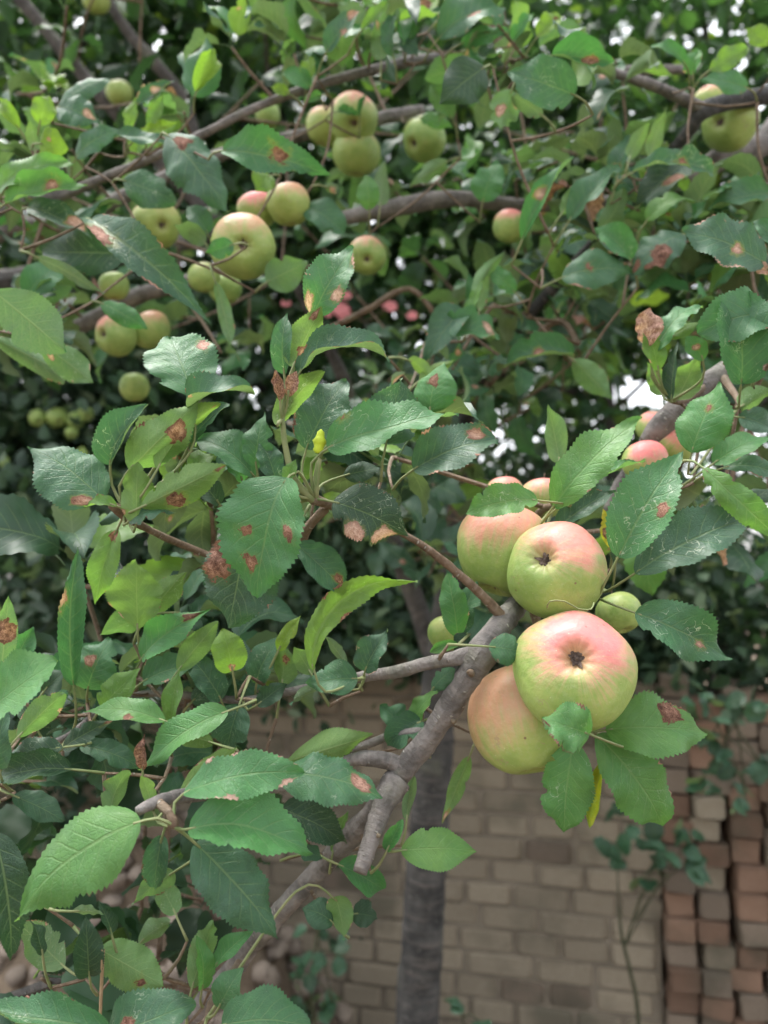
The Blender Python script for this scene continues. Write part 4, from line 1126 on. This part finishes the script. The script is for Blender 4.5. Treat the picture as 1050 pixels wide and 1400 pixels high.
# ================================================================== APPLE TREE 2: grey trunk in front of the wall
b2 = P(571, 1400, 1.5); b2.z = 0
T2 = Tree('apple_tree', b2, label='apple tree with smooth dark grey upright trunk in front of the brick wall', cat='tree')
T2.branch([(*(b2 - Vector((0.02, 0, 0.05))), 0.047)] + [(*P(a, b, c), e * 0.5 * c / F) for (a, b, c, e) in (
    (571, 1400, 1.5, 59), (577, 1300, 1.5, 57), (583, 1180, 1.5, 55), (592, 1050, 1.5, 53), (602, 920, 1.48, 46), (622, 720, 1.36, 27), (640, 560, 1.2, 20), (668, 500, 1.12, 18), (715, 440, 1.06, 18), (755, 395, 1.03, 17), (850, 290, 1.0, 16), (905, 225, 0.97, 16), (945, 175, 0.94, 18), (960, 152, 0.93, 24),
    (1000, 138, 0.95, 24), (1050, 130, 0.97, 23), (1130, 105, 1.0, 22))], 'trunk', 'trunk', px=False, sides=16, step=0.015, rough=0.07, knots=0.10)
T2.branch([(960, 150, 0.93, 20), (930, 133, 0.92, 16), (890, 116, 0.91, 14), (850, 103, 0.90, 13), (827, 95, 0.895, 9)], 'branch', sides=12, step=0.006)
T2.branch([(602, 920, 1.48, 30), (560, 800, 1.5, 26), (500, 640, 1.5, 22), (470, 520, 1.45, 18), (400, 380, 1.4, 12)], 'branch', 'dark_bark', 10, 0.02)
T2.branch([(602, 440, 1.05, 8), (560, 395, 1.05, 8), (500, 425, 1.05, 9), (440, 455, 1.1, 9)], 'twig', 'twig', 8, 0.01)
T2.branch([(640, 560, 1.2, 14), (690, 500, 1.1, 10), (760, 440, 1.0, 9), (790, 470, 0.95, 8)], 'twig', 'twig', 8, 0.01)
leaves(T2, '''
635 425 584 500 46 0.80 B r=25
600 456 682 464 46 0.80 G r=35 s=0.78,0.3,0.12 tint=0.25
640 442 660 384 16 0.80 Y
655 425 668 375 16 0.82 O
782 488 690 502 40 0.82 B r=35 s=0.52,0.2,0.14 tint=0.2
784 492 837 546 42 0.80 O r=0 tint=0.35
558 492 590 520 22 0.7 U
574 520 622 492 18 0.7 U
705 400 660 360 26 0.85 G
650 400 690 345 20 0.83 O
862 356 812 312 36 0.78 G r=35 tint=0.3
768 380 866 374 42 0.78 B r=30 s=0.35,0.2,0.06 tint=0.15
936 320 864 376 52 0.78 B r=35 s=0.55,0.3,0.18 s=0.9,-0.2,0.12 s=0.75,0.7,0.12
778 302 848 228 32 0.80 B r=35
714 328 784 214 32 0.78 G f=30 tint=0.3 s=0.45,0.2,0.06
768 292 812 238 24 0.80 O f=25 tint=0.55
936 224 868 288 52 0.82 D r=20 s=0.4,0.5,0.14
884 302 950 278 20 0.80 Y r=50 n=1.2
844 242 862 184 32 0.84 B s=0.2,0.2,0.12
861 216 888 168 22 0.82 O tint=0.6
889 217 912 146 24 0.83 U
864 236 976 240 20 0.80 B r=55 n=0.8 s=0.55,0,0.08
900 250 958 225 24 0.82 O s=0.8,0,0.15
1052 265 968 286 46 0.85 B r=30
970 96 1024 64 30 0.85 T r=10
1022 120 954 108 28 0.85 G r=35
936 86 889 64 20 0.85 G
948 102 955 68 22 0.86 V
1052 60 1020 40 24 0.9 T
786 130 693 98 68 0.70 D r=8 n=0.5 t=0.7 tint=0.12
754 76 841 84 50 0.72 G r=30 s=0.6,-0.2,0.16 tint=0.25
742 158 700 130 30 0.74 P
700 122 685 176 50 0.74 O s=0.5,0.3,0.2 s=0.2,-0.5,0.15
662 92 600 142 60 0.76 D r=10 tint=0.0
''', {})
fill(T2, 560, 330, 860, 560, 1.0, 1.5, 22, 5, L=0.072, tints=(0.0, 0.35))
fill(T2, 640, 0, 1050, 330, 1.05, 1.6, 16, 5, L=0.075, tints=(0.0, 0.28))
fill(T2, 430, 480, 700, 760, 1.25, 1.7, 14, 5, L=0.07, tints=(0.0, 0.2))
fill(T2, 570, 540, 690, 860, 0.95, 1.2, 11, 5, L=0.075, tints=(0.0, 0.15))

# ================================================================== APPLE TREE 3: boughs reaching in from the side of the stone heap
T3 = Tree('apple_tree', (-1.05, 1.25, 0), label='apple tree reaching in over the stone heap, with thin boughs bearing many apples', cat='tree')
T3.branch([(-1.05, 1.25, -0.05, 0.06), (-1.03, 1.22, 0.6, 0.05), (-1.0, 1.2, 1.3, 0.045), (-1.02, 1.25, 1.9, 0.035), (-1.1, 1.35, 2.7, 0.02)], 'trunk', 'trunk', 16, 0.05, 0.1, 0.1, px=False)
T3.branch([(-1.01, 1.2, 1.45, 0.024)] + [(*P(a, b, c), e * 0.5 * c / F) for (a, b, c, e) in ((-60, 370, 1.08, 22), (100, 305, 1.05, 20), (170, 268, 1.04, 18), (240, 236, 1.05, 16), (300, 212, 1.06, 16), (390, 190, 1.10, 17), (470, 172, 1.12, 17), (530, 160, 1.13, 18), (580, 152, 1.13, 18))], px=False, sides=14, step=0.008, cap='flat')
T3.branch([(-1.02, 1.24, 1.75, 0.02)] + [(*P(a, b, c), e * 0.5 * c / F) for (a, b, c, e) in ((-40, 320, 0.98, 17), (90, 265, 0.95, 14), (150, 240, 0.93, 12), (210, 215, 0.92, 11), (272, 186, 0.92, 11), (350, 147, 0.93, 11), (430, 118, 0.95, 12), (520, 93, 0.97, 13), (600, 80, 1.0, 14), (690, 90, 1.05, 13), (790, 103, 1.08, 15), (860, 97, 1.1, 15), (935, 95, 1.12, 12))], px=False, sides=12, step=0.008)
T3.branch([(-1.01, 1.2, 1.3, 0.022)] + [(*P(a, b, c), e * 0.5 * c / F) for (a, b, c, e) in ((-50, 520, 1.1, 23), (40, 478, 1.07, 22), (110, 446, 1.05, 21), (150, 424, 1.05, 21), (190, 404, 1.05, 22), (240, 390, 1.06, 20), (300, 375, 1.1, 18), (380, 370, 1.2, 12))], px=False, sides=14, step=0.008)
T3.branch([(-1.02, 1.25, 1.9, 0.022)] + [(*P(a, b, c), e * 0.5 * c / F) for (a, b, c, e) in ((300, 320, 1.9, 20), (215, 220, 1.85, 20), (157, 152, 1.8, 19), (110, 98, 1.8, 18), (35, 8, 1.8, 17), (-20, -60, 1.8, 15))][:1] + [(*P(a, b, c), e * 0.5 * c / F) for (a, b, c, e) in ((290, 300, 1.85, 20), (157, 152, 1.8, 19), (110, 98, 1.8, 18), (35, 8, 1.8, 17), (-20, -60, 1.8, 15))], 'limb', 'dark_bark', px=False, sides=10, step=0.02)
T3.branch([(290, 300, 1.85, 18), (255, 150, 1.82, 17), (215, 90, 1.8, 16), (180, 50, 1.8, 15), (150, 5, 1.8, 14), (130, -40, 1.8, 12)], 'limb', 'dark_bark', 10, 0.02)
leaves(T3, '''
268 126 290 67 42 0.82 T r=0 f=30 n=0.3
84 140 151 110 26 0.82 B r=45
79 146 137 170 40 0.80 B r=30 s=0.75,0.2,0.17
26 176 0 138 30 0.78 T r=5
54 170 66 132 32 0.78 T r=5
54 196 94 204 46 0.77 T r=0 s=0.4,0.3,0.08
48 205 40 165 24 0.78 U
18 246 86 222 30 0.72 T r=20
-4 264 102 224 26 0.71 V r=45 n=0.8
8 278 119 254 42 0.70 V r=45 f=16 s=0.62,0.2,0.10 tint=0.4
104 216 172 178 26 0.80 B r=40
150 190 250 212 18 0.80 B r=45 n=0.7
174 176 186 134 18 0.84 T
204 176 222 131 20 0.84 T
186 190 242 168 16 0.84 T
188 142 240 110 22 0.86 B r=40 s=0.5,0,0.14
228 184 312 290 76 0.76 D r=15 s=0.2,0.2,0.10 tint=0.13 f=12
168 246 242 276 58 0.78 D r=10 tint=0.12
304 206 452 240 64 0.72 B r=25 s=0.52,0.2,0.10 tint=0.12 n=0.5
38 284 126 326 38 0.72 D s=0.75,0.3,0.15 r=25 tint=0.08
124 300 290 446 56 0.68 D r=22 n=0.9 k=0.4 s=0.22,-0.5,0.10 tint=0.12 f=18
172 346 58 344 58 0.75 D r=0 tint=0.0
48 350 142 402 20 0.72 P r=20
138 414 202 450 34 0.72 G r=10 tint=0.3
-8 398 92 482 80 0.60 O r=0 f=12 n=0.3 tint=0.30
58 470 127 522 46 0.64 O r=0 tint=0.32 s=0.2,0.3,0.08
-10 462 92 512 50 0.66 O r=0 tint=0.25
294 384 316 472 20 0.74 O f=30 tint=0.35
364 386 421 358 44 0.78 P r=0 tint=0.3
281 332 238 308 26 0.80 P
284 320 254 282 26 0.82 B
319 334 281 346 26 0.72 G r=0 tint=0.25
520 280 527 221 30 0.92 P r=0 tint=0.2
505 287 500 239 30 0.90 V tint=0.45 r=5
613 220 561 253 26 0.95 P
660 276 682 221 42 0.92 G r=15 tint=0.3
618 162 588 116 32 0.95 V r=20
418 284 472 322 36 0.90 B r=30
446 72 496 14 30 0.86 B s=0.8,0.2,0.18 s=0.4,-0.6,0.12
494 42 536 0 16 0.86 Y
521 82 514 24 30 0.87 O s=0.9,0,0.15 tint=0.45
538 78 541 20 22 0.86 B
556 58 570 14 28 0.88 V
600 52 688 14 42 0.86 B r=40 s=0.55,-0.2,0.10
560 28 600 -2 28 0.9 T s=0.5,0,0.22
610 20 660 0 24 0.92 T
630 60 700 40 26 0.9 G
690 30 640 5 30 0.92 B
735 50 770 22 26 0.9 T s=0.7,0,0.1
700 60 730 20 20 0.92 G
420 110 428 78 26 0.92 T
425 120 385 100 28 0.92 G
395 128 370 118 16 0.92 T
440 130 415 140 18 0.9 V
650 70 690 90 24 0.94 D
445 255 462 268 18 0.9 P s=0.5,0,0.3
492 160 500 130 10 0.98 G
462 152 490 158 14 0.98 G
370 240 350 262 30 0.85 T
575 160 620 175 22 1.05 V
''', {})
fill(T3, -20, 40, 620, 300, 1.15, 1.75, 22, 5, L=0.075, tints=(0.0, 0.32))
fill(T3, -20, 300, 560, 480, 1.12, 1.6, 18, 5, L=0.075, tints=(0.0, 0.3))
fill(T3, -40, -60, 650, 60, 1.0, 1.5, 8, 5, L=0.075, tints=(0.1, 0.6))

# ================================================================== APPLE TREE 4: boughs reaching in from beyond the brick stack
T4 = Tree('apple_tree', (1.0, 1.15, 0), label='apple tree reaching in over the brick stack, with a thick level bough and pink apples', cat='tree')
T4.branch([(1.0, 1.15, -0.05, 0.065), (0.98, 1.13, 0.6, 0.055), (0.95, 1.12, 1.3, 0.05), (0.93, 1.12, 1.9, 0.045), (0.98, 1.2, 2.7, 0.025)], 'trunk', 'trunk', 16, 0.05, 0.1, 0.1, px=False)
T4.branch([(0.94, 1.12, 1.75, 0.03)] + [(*P(a, b, c), e * 0.5 * c / F) for (a, b, c, e) in ((1130, 165, 1.12, 32), (1040, 200, 1.08, 30), (985, 218, 1.05, 29), (930, 248, 1.04, 24), (840, 275, 1.05, 17), (740, 281, 1.07, 16), (690, 279, 1.07, 18), (640, 272, 1.06, 21), (595, 274, 1.05, 24), (540, 284, 1.04, 25), (490, 294, 1.04, 20), (455, 302, 1.05, 16))], px=False, sides=14, step=0.008, rough=0.10)
T4.branch([(0.94, 1.12, 1.45, 0.024)] + [(*P(a, b, c), e * 0.5 * c / F) for (a, b, c, e) in ((1150, 430, 0.85, 32), (1060, 470, 0.70, 28), (1000, 502, 0.65, 28), (955, 535, 0.645, 32), (925, 562, 0.645, 36), (900, 588, 0.65, 33), (880, 625, 0.67, 27), (850, 660, 0.68, 20), (830, 700, 0.68, 14))], px=False, sides=16, step=0.006, rough=0.12, knots=0.2)
T4.branch([(960, 530, 0.64, 14), (935, 548, 0.60, 9), (918, 548, 0.575, 7)], 'spur', 'twig', 8, 0.005)
T4.branch([(985, 512, 0.645, 14), (1005, 540, 0.61, 9), (1012, 552, 0.575, 8)], 'spur', 'twig', 8, 0.005)
SP4 = dict(H=P(918, 548, 0.575), I=P(1012, 553, 0.575))
leaves(T4, '''
1013 525 1000 402 98 0.53 G c=I r=18 f=20 n=0.8 wv=0.05 tint=0.16 t=0.5
1060 432 953 456 62 0.525 G r=35 f=20 n=0.7 tint=0.2
1032 412 984 418 28 0.55 G r=40
894 482 962 420 28 0.56 G c=H r=40 n=1.0 tint=0.32
900 507 877 440 26 0.56 Y c=H f=30
886 474 888 421 32 0.555 R c=H r=0
915 463 956 441 20 0.56 Y c=H tint=0.6
962 492 937 460 26 0.55 V c=H s=0.5,0,0.14
918 547 926 468 26 0.57 D c=H
925 547 957 484 42 0.575 O c=H r=0 tint=0.5
905 540 885 495 26 0.58 O c=H tint=0.5
1012 556 1058 534 36 0.56 O c=I tint=0.35
1010 570 1062 592 32 0.56 D tint=0.12
945 619 984 522 74 0.525 V c=I r=12 f=16 n=0.4 s=0.62,-0.05,0.05 tint=0.36 t=0.2
975 634 1054 598 42 0.535 G r=35 tint=0.33
988 640 1060 652 22 0.54 D r=40 tint=0.15
962 640 1064 738 32 0.50 Y r=15 f=30 n=0.9 k=0.4 tint=0.58
1046 360 931 316 66 0.60 B r=38 f=12 n=0.4 s=0.38,0.1,0.07 tint=0.13 t=0
1064 342 1028 302 32 0.61 B r=35
1052 372 1024 362 14 0.60 R
1010 700 1052 668 30 0.58 D
1035 480 1052 430 40 0.56 D
''', SP4)
fill(T4, 850, 300, 1080, 520, 0.85, 1.2, 14, 5, L=0.075, tints=(0.0, 0.35))
fill(T4, 980, 560, 1090, 760, 0.75, 1.0, 4, 4, L=0.07, tints=(0.0, 0.3))
fill(T4, 480, 230, 800, 330, 1.12, 1.3, 6, 4, L=0.07, tints=(0.1, 0.5))

# extra leaves inside the close tree's own left-hand boughs, further in
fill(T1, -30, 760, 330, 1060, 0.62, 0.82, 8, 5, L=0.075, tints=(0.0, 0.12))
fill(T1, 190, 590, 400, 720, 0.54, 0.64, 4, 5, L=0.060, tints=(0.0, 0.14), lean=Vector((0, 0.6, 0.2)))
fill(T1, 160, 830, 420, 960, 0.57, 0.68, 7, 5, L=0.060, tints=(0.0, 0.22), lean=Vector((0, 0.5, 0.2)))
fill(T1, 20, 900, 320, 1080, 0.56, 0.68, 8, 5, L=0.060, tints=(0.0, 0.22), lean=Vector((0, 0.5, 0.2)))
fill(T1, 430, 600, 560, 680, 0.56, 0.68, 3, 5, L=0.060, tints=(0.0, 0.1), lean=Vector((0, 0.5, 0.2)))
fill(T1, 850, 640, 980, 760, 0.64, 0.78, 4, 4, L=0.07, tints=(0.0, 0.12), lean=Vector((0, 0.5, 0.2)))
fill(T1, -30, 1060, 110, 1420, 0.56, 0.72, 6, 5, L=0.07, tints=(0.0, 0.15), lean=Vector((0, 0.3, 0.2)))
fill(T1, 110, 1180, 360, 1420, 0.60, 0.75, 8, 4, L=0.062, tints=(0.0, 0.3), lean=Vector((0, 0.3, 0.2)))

for T in (T1, T2, T3, T4):
    arr = np.array([q[:] for q in T.pts])
    T.pending.sort(key=lambda p: float(np.min(np.linalg.norm(arr - np.array(p[:]), axis=1))))
    for p in T.pending: T.twig_to(p)

# leaves that hide most of the upper boughs, kept clear of the fruit
APX = []
for c_, R_ in APPLES:
    q_ = c_ - CAM; d_ = q_.dot(FWD); APX.append((525 + F * q_.x / d_, 700 - F * q_.dot(UPV) / d_, R_ * F / d_, d_))
def front_fill(tree, x0, y0, x1, y1, d0, d1, n, **k):
    i = tries = 0
    while i < n and tries < n * 30:
        tries += 1
        x, y, d = random.uniform(x0, x1), random.uniform(y0, y1), random.uniform(d0, d1); p = P(x, y, d)
        if in_gap(p) or any(math.hypot(x - a, y - b) < r + 62 / d for a, b, r, dd in APX): continue
        rosette(tree, p, random.randint(3, 5), **k); i += 1
front_fill(T3, -20, 150, 460, 330, 0.86, 1.0, 9, L=0.062, tints=(0.05, 0.36))
front_fill(T3, -20, 330, 330, 520, 0.84, 1.0, 7, L=0.062, tints=(0.0, 0.3))
front_fill(T3, 260, 30, 760, 140, 0.88, 1.0, 10, L=0.062, tints=(0.05, 0.42))
front_fill(T4, 520, 230, 960, 330, 0.88, 1.0, 9, L=0.062, tints=(0.0, 0.32))
front_fill(T2, 590, 380, 860, 560, 0.85, 1.05, 12, L=0.062, tints=(0.0, 0.28))
front_fill(T2, 760, 40, 1060, 230, 0.84, 1.0, 8, L=0.062, tints=(0.0, 0.36))
front_fill(T4, 930, 200, 1080, 420, 0.78, 0.95, 7, L=0.065, tints=(0.0, 0.28))
for x_, z_ in ((0.45, 1.95), (0.6, 2.0), (0.75, 1.9), (0.5, 1.75), (0.62, 1.7), (0.78, 1.65), (0.85, 2.0), (0.55, 1.62)):
    rosette(T4, Vector((x_, random.uniform(0.8, 1.1), z_)), 6, L=0.075, tints=(0.0, 0.35))

# upper crowns of the near trees, above the picture: they shade the wall and the shrubs
def high_crown(T, x0, x1, y0, y1, n, label=None):
    cl = []
    while len(cl) < n:
        x, y = random.uniform(x0, x1), random.uniform(y0, y1)
        cl.append((x, y, 2.15 + 0.86 * y + random.uniform(0, 0.9), random.uniform(0.10, 0.2)))
    o = bpy.data.objects.new('crown', crown_mesh('crown', cl, 45, 0.085, 'crown')); place(o, T.e, Matrix()); o['kind'] = 'stuff'
    for c in cl[::3]:
        c = Vector(c[:3]); T.twig_to(c, 0.003, 0.006)
high_crown(T2, -0.4, 0.7, 1.2, 2.5, 45)
high_crown(T3, -1.9, -0.4, 1.0, 2.4, 45)
high_crown(T4, 0.6, 1.9, 1.0, 2.4, 45)

# ================================================================== weeds at the wall, blossom, dangling sprays
def weed(label, rows, tips, size, mat='shrub', n=26, spread=0.05):
    b = rows[0]; base = P(*b[:3]); 
    t = Tree('weed', Vector((base.x, base.y, 0)), label=label, cat='weed', group='weeds growing at the foot of the wall')
    t.branch([(base.x, base.y, 0.0, 0.004)] + [(*P(*r[:3]), r[3] * 0.5 * r[2] / F) for r in rows], 'stem', 'stalk_dark', 6, 0.03, 0.05, 0, px=False)
    for tp in tips:
        q = t.pts[int(len(t.pts) * tp[3])]; e = P(*tp[:3])
        t.branch([(*q, 0.0025), (*((q + e) / 2 + Vector((0, 0, 0.01))), 0.002), (*e, 0.0015)], 'stem', 'stalk_dark', 6, 0.03, 0.05, 0, px=False)
        for i in range(tp[4]):
            me = WEEDLEAF[random.randrange(4)]; o = bpy.data.objects.new('leaf', me)
            X = (rnd_unit() + Vector((0, -0.3, 0.1))).normalized(); Z = (Vector((0, -0.5, 1)) + rnd_unit() * 0.5).normalized(); Z = (Z - X * Z.dot(X)).normalized(); Y = Z.cross(X)
            place(o, t.e, Matrix.Translation(e + rnd_unit() * spread * 0.5) @ Matrix((X, Y, Z)).transposed().to_4x4() @ Matrix.Scale(size * random.uniform(0.7, 1.2), 4))
            set_leaf_props(o, random.uniform(0.0, 0.12), 0.8)
    return t
M['stalk_dark'] = simple_material('weed_stem', (0.05, 0.055, 0.03), (0.10, 0.10, 0.06), 60, 0.7, 0.2)
WEEDLEAF = []
for i in range(4):
    vs, fs, uv, ch = leaf_shape(0.8, 0.2, 0.5, 0.2, 0.04, 0, 12, 4, 700 + i, 0.02)
    WEEDLEAF.append(mesh('leaf', vs, fs, M['leaf_far'], True, uv))
weed('tall thin weed with dark bluish leaves before the mortared wall near the stack', [(873, 1400, 1.95, 6), (862, 1330, 1.95, 6), (850, 1280, 1.95, 5), (846, 1240, 1.95, 4)],
     [(843, 1160, 1.94, 0.98, 5), (892, 1195, 1.93, 0.7, 6), (898, 1165, 1.92, 0.8, 6), (940, 1150, 1.92, 0.8, 6), (935, 1180, 1.92, 0.7, 4), (850, 1120, 1.95, 0.98, 4)], 0.055)
weed('low dark weed with small leaves beside the grey trunk at the wall foot', [(430, 1420, 1.7, 8), (425, 1360, 1.7, 7), (432, 1290, 1.7, 6), (440, 1240, 1.7, 5)],
     [(405, 1330, 1.7, 0.6, 7), (450, 1300, 1.68, 0.7, 7), (415, 1380, 1.7, 0.5, 7), (455, 1370, 1.7, 0.5, 7), (395, 1395, 1.68, 0.4, 6), (430, 1270, 1.7, 0.9, 6)], 0.04)
weed('small weed with two oval leaves between grey trunk and tall weed', [(640, 1440, 1.6, 4), (636, 1410, 1.6, 4), (632, 1392, 1.6, 3)], [(634, 1378, 1.6, 0.98, 2), (655, 1396, 1.6, 0.8, 2)], 0.045, spread=0.01)
weed('straggling weed with pale narrow leaves hanging over the brick stack', [(1150, 1440, 1.78, 5), (1120, 1250, 1.77, 5), (1065, 1090, 1.75, 4), (1000, 985, 1.75, 3)],
     [(975, 1000, 1.74, 0.98, 6), (1030, 965, 1.72, 0.9, 6), (985, 1050, 1.73, 0.9, 6), (1040, 1045, 1.72, 0.8, 6), (955, 1075, 1.74, 0.8, 5), (1020, 1095, 1.74, 0.7, 5), (965, 960, 1.74, 0.98, 5)], 0.05)

bt = P(500, 425, 2.75)
FL = Tree('flowering_shrub', (bt.x, bt.y, 0), label='thin shrub with a few pink blossoms seen between the boughs', cat='shrub')
FL.branch([(bt.x, bt.y, 0, 0.012), (bt.x - 0.02, bt.y, 1.0, 0.01), (bt.x + 0.02, bt.y, 1.8, 0.007), (*P(500, 440, 2.75), 0.004)], 'stem', 'dark_bark', 8, 0.05, 0.1, 0, px=False)
def blossom(px, py, d, w_):
    vs, fs = [], []
    for k_ in range(6):
        a = k_ * 1.047; b = len(vs)
        for (l, ww, z) in ((0, 0.05, 0), (0.3, 0.28, 0.12), (0.55, 0.2, 0.05)):
            for sg in (-1, 1): vs.append((math.cos(a) * l - math.sin(a) * ww * sg, math.sin(a) * l + math.cos(a) * ww * sg, z + 0.02 * k_))
        fs += [(b, b + 1, b + 3, b + 2), (b + 2, b + 3, b + 5, b + 4)]
    o = bpy.data.objects.new('blossom', mesh('blossom', vs, fs, M['petal']))
    c = P(px, py, d)
    place(o, FL.e, Matrix.Translation(c) @ Matrix.Rotation(1.2, 4, 'X') @ Matrix.Scale(w_ * d / F, 4))
    FL.twig_to(c, 0.001, 0.0015)
for q in ((466, 424, 22), (471, 432, 18), (473, 405, 14), (533, 420, 18), (563, 432, 14), (391, 415, 12), (449, 430, 10)): blossom(q[0], q[1], 2.75, q[2])

# leaves past about 300 on one tree: the farthest of the small inner ones become one mass
def thin_out(T, limit=300):
    ls = [o for o in T.e.children if o.name.split('.')[0] == 'leaf']
    inner = sorted((o for o in ls if not o.children), key=lambda o: -(ABS[o].translation - CAM).length)
    drop = inner[:max(0, len(ls) - limit)]
    if not drop: return
    vs, fs = [], []
    for o in drop:
        b = len(vs); W_ = ABS[o]
        vs += [W_ @ v.co for v in o.data.vertices]; fs += [tuple(b + i for i in p.vertices) for p in o.data.polygons]
        bpy.data.objects.remove(o)
    f = bpy.data.objects.new('inner_foliage', mesh('inner_foliage', vs, fs, M['crown'])); place(f, T.e, Matrix()); f['kind'] = 'stuff'
for T in (T1, T2, T3, T4): thin_out(T)
